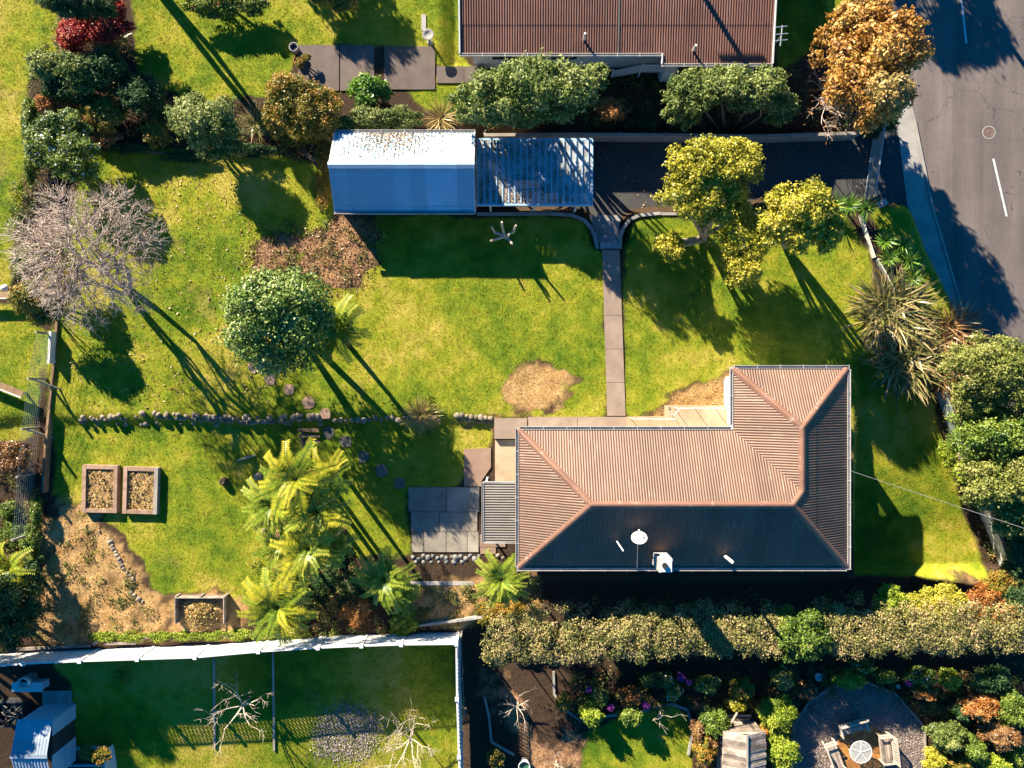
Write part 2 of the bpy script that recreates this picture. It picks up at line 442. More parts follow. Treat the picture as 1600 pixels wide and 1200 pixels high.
HZ[LR] = -1.2 - .4 * np.clip((-13.2 - GY[LR]) / 1.5, 0, 1) - .6 * np.clip((GX[LR] - 14) / 4, 0, 1) * np.clip((13.4 + GY[LR]) / 1.5, 0, 1)
def blur(A, k):
    for ax in (0, 1):
        pad = [(0, 0), (0, 0)]; pad[ax] = (k, k)
        B = np.pad(A, pad, mode='edge'); cs = np.cumsum(B, axis=ax)
        z = np.zeros_like(np.take(cs, [0], axis=ax)); cs = np.concatenate([z, cs], axis=ax)
        n = A.shape[ax]
        A = (np.take(cs, np.arange(2 * k + 1, n + 2 * k + 1), axis=ax) - np.take(cs, np.arange(0, n), axis=ax)) / (2 * k + 1)
    return A
HZ = blur(blur(HZ, 1), 1)
HZ = HZ + .03 * smooth_noise(GX, GY, .6, 3) + .012 * smooth_noise(GX, GY, 3, 4)

def bil(A, x, y):
    fx = np.clip((np.asarray(x) - gx[0]) / STEP, 0, len(gx) - 1.001); fy = np.clip((np.asarray(y) - gy[0]) / STEP, 0, len(gy) - 1.001)
    i = fx.astype(int); j = fy.astype(int); u = fx - i; v = fy - j
    return A[j, i] * (1 - u) * (1 - v) + A[j, i + 1] * u * (1 - v) + A[j + 1, i] * (1 - u) * v + A[j + 1, i + 1] * u * v
def zg(x, y): return float(bil(HZ, x, y))
def G(px, py):
    p = P(px, py, 0)
    for _ in range(3):
        p = P(px, py, zg(p.x, p.y) - LOW_DZ[0])
    return p

LAWNS = [
    [(205, -60), (735, -60), (722, 95), (745, 112), (690, 104), (600, 70), (465, 70), (455, 110), (430, 150), (300, 160), (215, 120)],
    [(150, 232), (420, 238), (525, 262), (525, 335), (905, 340), (938, 385), (948, 658), (80, 658), (83, 520), (115, 300)],
    [(975, 388), (982, 345), (1320, 330), (1365, 420), (1340, 560), (1330, 577), (1143, 577), (1143, 605), (1000, 652), (977, 652)],
    [(1322, 560), (1350, 540), (1450, 610), (1548, 900), (1330, 905)],
    [(82, 656), (470, 656), (480, 700), (410, 760), (430, 900), (392, 970), (250, 945), (190, 830), (80, 785)],
    [(480, 656), (772, 658), (770, 702), (725, 705), (725, 758), (635, 760), (640, 865), (545, 870), (470, 760)],
    [(-100, -60), (90, -60), (92, 90), (45, 120), (45, 260), (20, 400), (20, 450), (-100, 470)],
    [(-100, 470), (30, 480), (78, 522), (58, 640), (45, 690), (-100, 690)],
    [(75, 1030), (420, 1010), (715, 1000), (720, 1260), (185, 1260), (112, 1160), (112, 1070)],
    [(905, 1150), (960, 1125), (1020, 1100), (1062, 1105), (1085, 1150), (1080, 1260), (890, 1260)],
    [(1207, -60), (1345, -60), (1310, 50), (1215, 115)],
    [(1355, 325), (1425, 322), (1455, 400), (1498, 515), (1450, 480), (1400, 400)],
    [(620, 125), (745, 118), (745, 195), (660, 165)],
]
STRAW = [
    [(772, 640), (790, 575), (850, 560), (898, 610), (895, 650)],
    [(985, 650), (1010, 640), (1100, 590), (1146, 585), (1146, 650)],
    [(72, 785), (130, 790), (190, 840), (240, 930), (262, 995), (55, 1010)],
    [(640, 915), (850, 900), (850, 970), (720, 985), (640, 975)],
    [(700, 655), (770, 660), (770, 672), (700, 680)],
    [(1425, 896), (1545, 886), (1565, 910), (1440, 914)],
    [(262, 925), (380, 920), (400, 1000), (255, 1000)],
]
BARK = [
    [(385, 400), (430, 360), (480, 375), (525, 335), (585, 345), (592, 408), (540, 450), (470, 430), (392, 430)],
    [(735, 1030), (760, 1030), (880, 1200), (885, 1260), (850, 1260)],
    [(860, 1130), (905, 1130), (900, 1260), (860, 1260)],
    [(1085, 1100), (1110, 1100), (1120, 1220), (1090, 1220)],
]
def cover(polys):
    A = np.zeros(GX.shape)
    for pts in polys:
        q = []
        for a, b in pts:
            p = G(a, b); q.append((p.x, p.y))
        A[inside(q, GX, GY)] = 1
    return A
MG = blur(cover(LAWNS), 2); MS = blur(blur(cover(STRAW), 4), 3); MK = blur(blur(cover(BARK), 3), 2)
SN = .5 * smooth_noise(GX, GY, 1.3, 15) + .35 * smooth_noise(GX, GY, 4.5, 16)
MS = np.clip((MS - .5) * 1.5 + .5 + SN * (MS > .03) * (MS < .97), 0, 1) * (MS > .03); MK = np.clip((MK - .5) * 1.5 + .5 + SN * (MK > .03) * (MK < .97), 0, 1) * (MK > .03)
MG = MG * (1 - np.clip(MS * 1.0, 0, .93)) * (1 - np.clip(MK * 1.2, 0, 1))
# ragged edges
RAG = .34 * smooth_noise(GX, GY, 2.2, 9) + .15 * smooth_noise(GX, GY, 7, 10)
MG = np.clip((MG - .5) * 1.6 + .5 + RAG * (MG < .98), 0, 1) * (MG > .02)
WORN = np.clip(smooth_noise(GX, GY, .45, 51) * .8 + smooth_noise(GX, GY, 2.4, 52) * .6 - .48 - .02 * (GX + 10), 0, .6)
MK = MK * np.clip(.75 + .6 * smooth_noise(GX, GY, 2.8, 63), .1, 1)
MG = np.maximum(MG, .6 * (cover(BARK[:1]) > 0) * np.clip(smooth_noise(GX, GY, 2.8, 63) * -1.3, 0, 1))
MS = MS * np.clip(.82 + .45 * smooth_noise(GX, GY, 3.2, 61), .25, 1)
MG = np.maximum(MG, .45 * (cover(STRAW) > 0) * np.clip(smooth_noise(GX, GY, 2.6, 62) * 1.2, 0, 1))
MS = np.maximum(MS, WORN * (MG > .9)); MG = MG * (1 - .7 * WORN)
HZ = HZ + .05 * MK * smooth_noise(GX, GY, 7, 21) + .03 * MS * smooth_noise(GX, GY, 6, 22)

m, nt, b, out = new_mat('ground_cover')
at = N(nt, 'ShaderNodeAttribute', attribute_name='mask'); sp = N(nt, 'ShaderNodeSeparateColor'); nt.links.new(at.outputs['Color'], sp.inputs[0])
big = nz(nt, .16, 4, .6); mid = nz(nt, 1.1, 5, .65); fin = nz(nt, 9, 4, .7); vf = nz(nt, 34, 3, .7)
grass_f = mth(nt, 'ADD', mth(nt, 'ADD', mth(nt, 'MULTIPLY', big, .5), mth(nt, 'MULTIPLY', mid, .32)), mth(nt, 'MULTIPLY', fin, .18))
gcol = ramp(nt, grass_f, [(.40, (.065, .125, .008)), (.47, (.15, .20, .012)), (.53, (.25, .255, .018)), (.60, (.40, .32, .06))])
soil = ramp(nt, fin, [(.3, (.022, .014, .009)), (.7, (.075, .046, .028))])
straw = ramp(nt, mth(nt, 'ADD', mth(nt, 'MULTIPLY', mid, .4), mth(nt, 'MULTIPLY', fin, .6)), [(.34, (.18, .09, .032)), (.5, (.36, .215, .085)), (.66, (.52, .36, .16))])
bark = ramp(nt, fin, [(.34, (.12, .06, .028)), (.52, (.30, .16, .08)), (.68, (.44, .29, .16))])
jit = mth(nt, 'MULTIPLY', mth(nt, 'SUBTRACT', vf, .5), 1.2)
def sel(ch):
    v = mth(nt, 'ADD', ch, mth(nt, 'MULTIPLY', jit, mth(nt, 'MULTIPLY', mth(nt, 'MULTIPLY', ch, mth(nt, 'SUBTRACT', 1.0, ch)), 4.0)))
    return mth(nt, 'MULTIPLY', mth(nt, 'SUBTRACT', v, .3), 2.5, True)
col = mixc(nt, sel(sp.outputs[1]), soil, straw)
col = mixc(nt, sel(sp.outputs[2]), col, bark)
col = mixc(nt, sel(sp.outputs[0]), col, gcol)
nt.links.new(col, b.inputs['Base Color']); b.inputs['Roughness'].default_value = .95; b.inputs['Specular IOR Level'].default_value = .15
bump(nt, b, mth(nt, 'ADD', mth(nt, 'MULTIPLY', fin, .5), mth(nt, 'MULTIPLY', vf, .5)), .6, .04)
M['ground'] = m

ex = np.concatenate([[-900, -200, -60], gx, [60, 200, 900]]); ey = np.concatenate([[-900, -200, -50], gy, [50, 200, 900]])
EX, EY = np.meshgrid(ex, ey)
pad = lambda A: np.pad(A, 3, mode='edge')
EZ = pad(HZ)
V = np.stack([EX.ravel(), EY.ravel(), EZ.ravel()], 1)
ny, nx = EX.shape
I = np.arange(ny * nx).reshape(ny, nx)
F = np.stack([I[:-1, :-1].ravel(), I[:-1, 1:].ravel(), I[1:, 1:].ravel(), I[1:, :-1].ravel()], 1)
me = npmesh('ground', V, F, M['ground'], smooth=True)
a = me.attributes.new('mask', 'FLOAT_COLOR', 'POINT')
a.data.foreach_set('color', np.stack([pad(MG).ravel(), pad(MS).ravel(), pad(MK).ravel(), np.ones(ny * nx)], 1).astype(np.float32).ravel())
tag(put('ground', me), kind='structure')

# blades of the mown lawns
m, nt, b, out = new_mat('grass_blades')
at = N(nt, 'ShaderNodeAttribute', attribute_name='rnd')
big = nz(nt, .16, 4, .6); mid = nz(nt, 1.1, 5, .65)
gf = mth(nt, 'ADD', mth(nt, 'ADD', mth(nt, 'MULTIPLY', big, .44), mth(nt, 'MULTIPLY', mid, .4)), mth(nt, 'ADD', mth(nt, 'MULTIPLY', at.outputs['Fac'], .12), .04))
gc = ramp(nt, gf, [(.40, (.065, .135, .008)), (.47, (.18, .235, .010)), (.53, (.30, .30, .015)), (.61, (.45, .36, .07))])
nt.links.new(gc, b.inputs['Base Color']); b.inputs['Roughness'].default_value = .6; b.inputs['Specular IOR Level'].default_value = .2
t = N(nt, 'ShaderNodeBsdfTranslucent'); nt.links.new(gc, t.inputs[0])
mx = N(nt, 'ShaderNodeMixShader'); mx.inputs[0].default_value = .3
nt.links.new(b.outputs[0], mx.inputs[1]); nt.links.new(t.outputs[0], mx.inputs[2]); nt.links.new(mx.outputs[0], out.inputs[0])
M['blades'] = m
rg = np.random.RandomState(5)
n = 380000
x = rg.uniform(-28, 28, n); y = rg.uniform(-21.5, 21.5, n)
keep = (bil(MG, x, y) + rg.uniform(-.42, .42, n)) > .52
x, y = x[keep], y[keep]; n = len(x); z = bil(HZ, x, y)
tuft = 3
x = np.repeat(x, tuft) + rg.normal(0, .03, n * tuft); y = np.repeat(y, tuft) + rg.normal(0, .03, n * tuft); z = np.repeat(z, tuft); k = n * tuft
an = rg.uniform(0, 6.28, k); h = rg.uniform(.015, .05, k); w = rg.uniform(.008, .02, k); ln = rg.uniform(.02, .07, k); la = rg.uniform(0, 6.28, k)
p0 = np.stack([x - np.cos(an) * w, y - np.sin(an) * w, z - .005], 1); p1 = np.stack([x + np.cos(an) * w, y + np.sin(an) * w, z - .005], 1)
p2 = np.stack([x + np.cos(la) * ln, y + np.sin(la) * ln, z + h], 1)
V = np.stack([p0, p1, p2], 1).reshape(-1, 3); F = np.arange(k * 3).reshape(-1, 3)
o = put('lawn_grass', npmesh('lawn_grass', V, F, M['blades'], np.repeat(rg.uniform(0, 1, k), 3)))
tag(o, 'short mown green and yellow lawn grass covering the gardens', 'grass', kind='stuff')

def litter(name, pts_poly, n, size, matk, label, seed, zoff=.01, zfun=None, parent=None):
    """loose flat leaves or chips lying on a surface"""
    rg = np.random.RandomState(seed)
    q = np.array([tuple(G(a, b)[:2]) for a, b in pts_poly]) if zfun is None else np.array([zfun(a, b) for a, b in pts_poly])
    lo, hi = q.min(0), q.max(0)
    X = rg.uniform(lo[0], hi[0], n * 3); Y = rg.uniform(lo[1], hi[1], n * 3)
    k = inside([tuple(t) for t in q], X, Y); X, Y = X[k][:n], Y[k][:n]; n = len(X)
    return X, Y

def chips(X, Y, Z, size, seed, flat=.5):
    rg = np.random.RandomState(seed); n = len(X)
    nrm = np.stack([rg.normal(0, flat, n), rg.normal(0, flat, n), np.ones(n)], 1); nrm /= np.linalg.norm(nrm, axis=1)[:, None]
    t = rg.normal(0, 1, (n, 3)); t -= nrm * (t * nrm).sum(1)[:, None]; t /= np.linalg.norm(t, axis=1)[:, None]
    bb = np.cross(nrm, t); L = (size * rg.uniform(.6, 1.4, n))[:, None]; W = L * rg.uniform(.35, .6, (n, 1))
    c = np.stack([X, Y, Z], 1)
    V = np.stack([c - t * L / 2, c - bb * W / 2, c + t * L / 2, c + bb * W / 2], 1).reshape(-1, 3)
    return V, np.arange(n * 4).reshape(-1, 4), np.repeat(rg.uniform(0, 1, n), 4)

# fallen leaves under the bare tree and on the bark heap
def scatter(name, poly, n, size, matk, label, cat, seed, lift=.03, flat=.5, mask=None, jit=0.0):
    X, Y = litter(name, poly, n, size, matk, label, seed)
    if jit:
        rj = np.random.RandomState(seed + 2); X = X + rj.normal(0, jit, len(X)); Y = Y + rj.normal(0, jit, len(Y))
    if mask is not None:
        k = bil(mask, X, Y) > np.random.RandomState(seed).uniform(.25, 1.0, len(X)); X, Y = X[k], Y[k]
    V, F, A = chips(X, Y, bil(HZ, X, Y) + lift * np.random.RandomState(seed + 1).uniform(0, 1, len(X)), size, seed, flat)
    o = put(name, npmesh(name, V, F, M[matk], A)); tag(o, label, cat, kind='stuff'); return o
scatter('fallen_leaves', [(190, 280), (360, 260), (440, 380), (420, 640), (130, 640), (90, 540), (250, 480)], 900, .13, 'lf_litter', 'scattered brown fallen leaves on the lawn around the bare tree', 'leaves', 31, .05)
scatter('bark_chips', [(370, 405), (430, 345), (480, 360), (525, 335), (595, 345), (605, 408), (550, 465), (470, 445), (380, 440)], 2600, .11, 'lf_litter', 'reddish bark and clippings heaped on the lawn beside the round tree', 'bark', 32, .06, .9, None, .28)
scatter('straw_litter', [(72, 785), (130, 790), (190, 840), (240, 930), (262, 995), (70, 1005)], 2600, .085, 'lf_straw', 'dry straw and weeds over the bare vegetable plot by the white fence', 'straw', 33, .05, .9, MS)
scatter('dry_grass', [(985, 648), (1010, 640), (1100, 592), (1143, 590), (1143, 632), (1045, 632), (1040, 648)], 800, .08, 'lf_straw', 'dry straw over the bare soil beside the porch steps', 'straw', 34, .04, .8, MS)
scatter('dead_turf', [(755, 645), (780, 560), (850, 545), (912, 600), (910, 648)], 700, .07, 'lf_straw', 'dead straw turf patch on the lawn above the house path', 'straw', 35, .03, .6, MS)

# ------------------------------------------------------------------ foliage builders
def leaf_cloud(lobes, n, size, seed, up=.45, aspect=.55, shell=.5, low=-.35, spread=.3):
    """n leaf blades over a set of ellipsoid lobes (c, r)"""
    rg = np.random.RandomState(seed)
    C = np.array([l[0] for l in lobes]); RR = np.array([l[1] for l in lobes])
    w = (RR[:, 0] * RR[:, 1] + RR[:, 0] * RR[:, 2]); w = w / w.sum()
    li = rg.choice(len(lobes), n, p=w)
    d = rg.normal(0, 1, (n, 3)); d /= np.linalg.norm(d, axis=1)[:, None]
    flip = (d[:, 2] < low); d[flip, 2] *= -1
    r = shell + (1.04 - shell) * np.sqrt(rg.uniform(0, 1, n))
    r *= 1 + rg.normal(0, .11, n)
    sp_n = max(30, len(lobes) * 6); spd = rg.normal(0, 1, (sp_n, 3)); spd[:, 2] = np.abs(spd[:, 2]) * .8; spd /= np.linalg.norm(spd, axis=1)[:, None]
    spl = rg.choice(len(lobes), sp_n, p=w); pick = rg.uniform(0, 1, n) < .16; si = rg.randint(0, sp_n, n)
    d = np.where(pick[:, None], spd[si] + rg.normal(0, .07, (n, 3)), d); li = np.where(pick, spl[si], li); r = np.where(pick, rg.uniform(.85, 1.42, n), r)
    c = C[li] + d * RR[li] * r[:, None]
    nrm = d + rg.normal(0, .75, (n, 3)); nrm[:, 2] += up; nrm /= np.linalg.norm(nrm, axis=1)[:, None]
    t = rg.normal(0, 1, (n, 3)); t -= nrm * (t * nrm).sum(1)[:, None]; t /= np.linalg.norm(t, axis=1)[:, None]
    bb = np.cross(nrm, t)
    L = (size * rg.uniform(.6, 1.4, n))[:, None]; W = L * aspect
    fold = nrm * L * rg.uniform(-.12, .12, (n, 1))
    V = np.stack([c - t * L / 2, c - bb * W / 2 + fold, c + t * L / 2, c + bb * W / 2 + fold], 1).reshape(-1, 3)
    lr = rg.uniform(-spread, spread, len(lobes))
    A = np.clip(rg.beta(2, 2, n) + lr[li] * .8, 0, 1)
    return V, np.arange(n * 4).reshape(-1, 4), np.repeat(A, 4)

def make_lobes(c, r, k, seed, frac=(.17, .38)):
    """uneven crown: a core and k lobes around it"""
    rg = random.Random(seed); c = Vector(c); L = [((c.x, c.y, c.z - .1 * r[2]), (r[0] * .66, r[1] * .66, r[2] * .7))]
    k = int(k * 1.9)
    for i in range(k):
        a = 2.39996 * i + rg.uniform(-.5, .5); e = math.asin(rg.uniform(-.15, .98)); q = rg.uniform(*frac)
        rad = 1 - q * .75
        p = (c.x + math.cos(a) * math.cos(e) * r[0] * rad, c.y + math.sin(a) * math.cos(e) * r[1] * rad, c.z + (math.sin(e) * rad - .25) * r[2])
        L.append((p, (r[0] * q, r[1] * q * rg.uniform(.85, 1.15), r[2] * q * rg.uniform(.8, 1.1))))
    return L

SEED = [100]
def plant(name, label, cat, spots, base, mat, leaf=.13, dens=1.0, lobes=9, trunk=None, trunk_mat='bark', group=None, shell=.5, aspect=.55, up=.45, low=-.35, spread=.3, blossoms=None, stems=None):
    """spots: list of (px, py, rx_px, ry_px, z_centre, rz) crown masses; base: (px, py) of the foot on the ground"""
    SEED[0] += 1; seed = SEED[0]
    foot = G(*base)
    t = thing(name, label, cat, foot, group)
    L = []; area = 0
    for i, (px, py, rx, ry, zc, rz) in enumerate(spots):
        c = P(px, py, zc); k = (CAM_H - zc) / CAM_H / PXM
        r = (rx * k, ry * k, rz); area += 3.14 * r[0] * r[1] + 1.6 * (r[0] + r[1]) * rz
        L += make_lobes(c, r, lobes, seed * 7 + i)
    leaf = leaf * .85
    n = int(min(30000, 4.0 * dens * area / (leaf * leaf * aspect * .5) ))
    V, F, A = leaf_cloud(L, n, leaf, seed, up, aspect, shell, low, spread)
    put('crown', npmesh('crown', V - np.array(foot), F, M[mat], A), t)
    if blossoms:
        bm, bn, bs = blossoms
        V, F, A = leaf_cloud(L, bn, bs, seed + 5, .8, .9, .97, .1)
        put('blossom', npmesh('blossom', V - np.array(foot), F, M[bm], A), t)
    rg = random.Random(seed)
    mb = MB(); tr = trunk or .05
    for (px, py, rx, ry, zc, rz) in spots:
        c = P(px, py, zc)
        for j in range(3 if stems is None else 0):
            e = c + Vector((rg.uniform(-.5, .5) * rx / PXM, rg.uniform(-.5, .5) * ry / PXM, rg.uniform(-.1, .4) * rz))
            f = foot + Vector((rg.uniform(-1, 1) * tr, rg.uniform(-1, 1) * tr, -.05))
            mdl = f.lerp(e, .5) + Vector((rg.uniform(-.2, .2), rg.uniform(-.2, .2), .12)) * min(1, rz)
            mb.tube([f, mdl, e], [tr, tr * .7, tr * .3], 6)
    for (dx, dy, f_) in (stems or []):
        c = P(*spots[0][:2], spots[0][4]); e = c + Vector((dx * spots[0][2] / PXM, dy * spots[0][3] / PXM, .3 * spots[0][5])); f = foot + Vector((dx, dy, 0)) * .25 - Vector((0, 0, .1))
        mdl = f.lerp(e, .5) + Vector((dx * .3, dy * .3, .1)); mb.tube([f, mdl, e], [tr * f_, tr * f_ * .8, tr * f_ * .45], 8)
    mb.build('trunk' if trunk else 'stem', M[trunk_mat], t, True)
    return t

def bare_tree(name, label, foot, height, spread, mat, seed, levels=4, kids=(3, 4), r0=.12, lean=(0, 0), trunk_h=.35, upness=.25, group=None, nside=5, tipleaf=None, cat='tree', droop=0.0, first=None, twig=.009):
    rg = random.Random(seed); t = thing(name, label, cat, foot, group)
    tr = MB(); br = MB(); tips = []
    top = foot + Vector((lean[0], lean[1], height * trunk_h))
    tr.tube([foot - Vector((0, 0, .1)), foot.lerp(top, .5) + Vector((rg.uniform(-.05, .05), rg.uniform(-.05, .05), 0)), top], [r0, r0 * .85, r0 * .75], 8)
    def grow(p, d, ln, rad, lv):
        n = 3 if lv > 1 else 2; pts = [p]; q = p.copy(); dd = d.copy()
        for i in range(n):
            dd = (dd + Vector((rg.uniform(-.3, .3), rg.uniform(-.3, .3), rg.uniform(-.15, .22) - droop))).normalized()
            q = q + dd * (ln / n); pts.append(q.copy())
        rads = [rad * (1 - .5 * i / n) for i in range(n + 1)]
        (tr if lv == levels else br).tube(pts, rads, nside if lv >= levels - 1 else (4 if lv > 1 else 3), cap=False)
        if lv <= 1: tips.append(pts[-1]); 
        if lv == 0: return
        for j in range(rg.randint(*kids)):
            a = rg.randint(1, n); s = pts[a]
            v = (dd + Vector((rg.uniform(-1, 1), rg.uniform(-1, 1), rg.uniform(-.25, .55))) * .95).normalized()
            grow(s, v, ln * rg.uniform(.5, .8), max(rads[a] * .62, twig), lv - 1)
    m0 = first or 5
    for j in range(m0):
        a = 2 * math.pi * (j + rg.random() * .6) / m0
        d = Vector((math.cos(a), math.sin(a), upness + rg.uniform(0, .5))).normalized()
        grow(top, d, spread * rg.uniform(.42, .62), r0 * .55, levels)
    tr.build('trunk', M[mat], t, True); br.build('branches', M[mat], t, True)
    if tipleaf:
        mk, num, size = tipleaf
        T = np.array([tuple(v) for v in tips]); r2 = np.random.RandomState(seed)
        c = T[r2.choice(len(T), num)] + r2.normal(0, .12, (num, 3))
        V, F, A = chips(c[:, 0], c[:, 1], c[:, 2], size, seed, 1.2)
        put('leaves', npmesh('leaves', V - np.array(foot), F, M[mk], A), t)
    return t

def dome_tree(name, label, foot, c, r, mat, seed, counts=(14, 130, 900, 5200), rads=(.075, .034, .017, .0105), stems=3, trunk_r=.15):
    """leafless tree: each order of twigs grows from the nearest older wood towards points filling a dome"""
    rg = np.random.RandomState(seed); t = thing(name, label, 'tree', foot)
    c = np.array(c); r = np.array(r); f = np.array(foot)
    tr = MB(); nodes = []
    for k in range(stems):
        a = 2 * math.pi * k / stems + .5; top = f * .45 + c * .55 + np.array([math.cos(a) * r[0] * .22, math.sin(a) * r[1] * .22, -.2 * r[2]])
        mid = f * .6 + top * .4 + np.array([math.cos(a) * .18, math.sin(a) * .18, 0])
        tr.tube([f - [0, 0, .1], mid, top], [trunk_r, trunk_r * .8, trunk_r * .62], 8); nodes += [mid * .3 + top * .7, top]
    nodes = np.array(nodes); br = MB(); tips = None
    for lv, (n, rad) in enumerate(zip(counts, rads)):
        d = rg.normal(0, 1, (n, 3)); d /= np.linalg.norm(d, axis=1)[:, None]; d[:, 2] = np.where(d[:, 2] < -.35, -d[:, 2], d[:, 2])
        q = (.42, .66, .86, 1.0)[lv]; rr = q * rg.uniform(.72, 1.05, n) if lv < 3 else rg.uniform(.5, 1.06, n)
        T = c + d * rr[:, None] * r * (1 + .12 * np.sin(d[:, :1] * 7 + d[:, 1:2] * 5))
        base = nodes.copy(); new = []
        for p in T:
            dist = np.linalg.norm(base - p, axis=1) + .5 * np.maximum(0, np.linalg.norm((base - c) / r, axis=1) - np.linalg.norm((p - c) / r))
            b = base[dist.argmin()]; L = np.linalg.norm(p - b)
            if L < .08: continue
            if lv == 3 and L > .9: p = b + (p - b) * .9 / L; L = .9
            m1 = b + (p - b) * .4 + rg.normal(0, .09 * L, 3); m2 = b + (p - b) * .75 + rg.normal(0, .06 * L, 3)
            br.tube([b, m1, m2, p], [rad, rad * .85, rad * .7, rad * .5], 5 if lv < 2 else 3, False); new += [m1, m2, p]
        nodes = np.concatenate([nodes, np.array(new)]); tips = T
    tr.build('trunk', M[mat], t, True); br.build('branches', M[mat], t, True)
    q = nodes[-len(new):][2::3]; q = q[rg.choice(len(q), 5200)] + rg.normal(0, .1, (5200, 3)); V, F, A = chips(q[:, 0], q[:, 1], q[:, 2], .075, seed, 1.5)
    o = put('buds', npmesh('buds', V - f, F, M['lf_bud'], A), t); o['kind'] = 'stuff'
    return t

# fern fronds: one shared mesh for each colour, each frond an object of its own
def frond_mesh(name, matk, seed):
    rg = random.Random(seed); V = []; F = []; A = []
    def sp(t):                                   # the midrib: out, up, then drooping
        return Vector((t * .95, 0, .26 * math.sin(t * 2.6) - .20 * t * t))
    n = 22
    for i in range(n):
        p, q = sp(i / n), sp((i + 1) / n); w = .012
        b = len(V); V += [p + Vector((0, -w, 0)), q + Vector((0, -w, 0)), q + Vector((0, w, 0)), p + Vector((0, w, 0))]; F.append((b, b + 1, b + 2, b + 3)); A += [.15] * 4
    for i in range(1, n + 1):
        t = i / (n + .5); p = sp(t); ln = .20 * math.sin(min(1, t * 1.1 + .16) * math.pi * .9) ** .7 + .03
        for s in (-1, 1):
            d = Vector((.28, s, -.02 + rg.uniform(-.08, .08))).normalized(); w = .0235
            side = Vector((1, 0, .2 - .6 * t)).normalized() * w
            e = p + d * ln * rg.uniform(.9, 1.1) + Vector((0, 0, -.05 * ln))
            mid = p.lerp(e, .45); b = len(V)
            V += [p, mid - side, e, mid + side]; F.append((b, b + 1, b + 2, b + 3)); a = min(1, max(0, .38 + .45 * t + rg.uniform(-.2, .2))); A += [a] * 4
    return npmesh(name, np.array([tuple(v) for v in V]), np.array(F), M[matk], A)
FROND = {k: [frond_mesh('frond', k, 40 + i) for i in range(3)] for k in ('lf_fern', 'lf_ferng', 'lf_bronze')}

def fern(label, px, py, zc, r_px, mat='lf_fern', n=15, seed=0, group='tree ferns', trunk=True, tilt=.15, foot=None, name='tree_fern'):
    rg = random.Random(seed); c = P(px, py, zc); f = Vector((c.x, c.y, zg(c.x, c.y))) if foot is None else G(*foot)
    t = thing(name, label, 'fern', f, group)
    if trunk: MB().tube([f - Vector((0, 0, .1)), f.lerp(c, .5), c - Vector((0, 0, .05))], [.14, .11, .09], 8).build('trunk', M['bark_fern'], t, True)
    L = r_px / PXM * (CAM_H - zc) / CAM_H * .94
    for i in range(n):
        inner = i >= n * .68
        a = 2.39996 * i + rg.uniform(-.25, .25); s = L * rg.uniform(.82, 1.1) * (.68 if inner else 1)
        el = (-.75 if inner else -.12) + rg.uniform(-.15, .12)
        o = put('frond', FROND[mat if rg.random() < .68 else 'lf_ferng'][rg.randrange(3)], t, c - f + Vector((math.cos(a), math.sin(a), 0)) * .06, (rg.uniform(-.25, .25), el * .8 + tilt * 0, a), (s, s * rg.uniform(.85, 1.15), s))
    for i in range(4 if trunk else 0):
        a = rg.uniform(0, 6.28); s = L * rg.uniform(.5, .75)
        put('dead_frond', FROND['lf_bronze'][i % 3], t, c - f - Vector((0, 0, .1)), (rg.uniform(-.5, .5), rg.uniform(.35, .8), a), (s, s * .7, s))
    return t

def blade_plant(name, label, cat, px, py, r_px, z0, mat, n, seed, width=.05, h=1.2, group=None, droop=.6, foot=None, trunk=0.0, up0=.25, clump=.12):
    """long narrow leaves arching from one heart: flax, yucca, tussock"""
    rg = random.Random(seed); c = P(px, py, z0); f = Vector((c.x, c.y, min(z0, zg(c.x, c.y))))
    t = thing(name, label, cat, f, group)
    Lr = r_px / PXM; V = []; F = []; A = []
    for i in range(n):
        a = rg.uniform(0, 6.283); e = math.asin(min(1, up0 + (1 - up0) * rg.random() ** .8)) ; ln = Lr * rg.uniform(.75, 1.15)
        d = Vector((math.cos(a), math.sin(a), 0)); s = Vector((-d.y, d.x, 0)); w = width * rg.uniform(.7, 1.2); col = min(1, max(0, rg.betavariate(2, 2)))
        b = len(V); K = 4; p0 = c + d * .05 * Lr + Vector((rg.uniform(-clump, clump), rg.uniform(-clump, clump), 0)) * Lr
        tw = rg.uniform(-.6, .6)
        for k in range(K + 1):
            u = k / K
            r = ln * (u * math.cos(e) + .45 * u * u * (1 - math.cos(e))); zz = h * ln / Lr * (u * math.sin(e)) - droop * h * u * u * (.35 + .4 * math.cos(e)) * .6
            p = p0 + d * r + Vector((0, 0, zz)); ww = w * (1 - u) ** .6 * (.6 + .8 * min(u * 3, 1) * .5) + .002
            off = (s * math.cos(tw) + Vector((0, 0, 1)) * math.sin(tw)) * ww
            V += [p - off, p + off]; A += [min(1, max(0, col + .25 * (u - .4)))] * 2
        for k in range(K): F.append((b + 2 * k, b + 2 * k + 1, b + 2 * k + 3, b + 2 * k + 2))
    put('leaves', npmesh('leaves', np.array([tuple(v - f) for v in V]), np.array(F), M[mat], A), t)
    if trunk: MB().tube([f - Vector((0, 0, .1)), c], [trunk, trunk * .8], 7).build('stem', M['bark'], t, True)
    return t

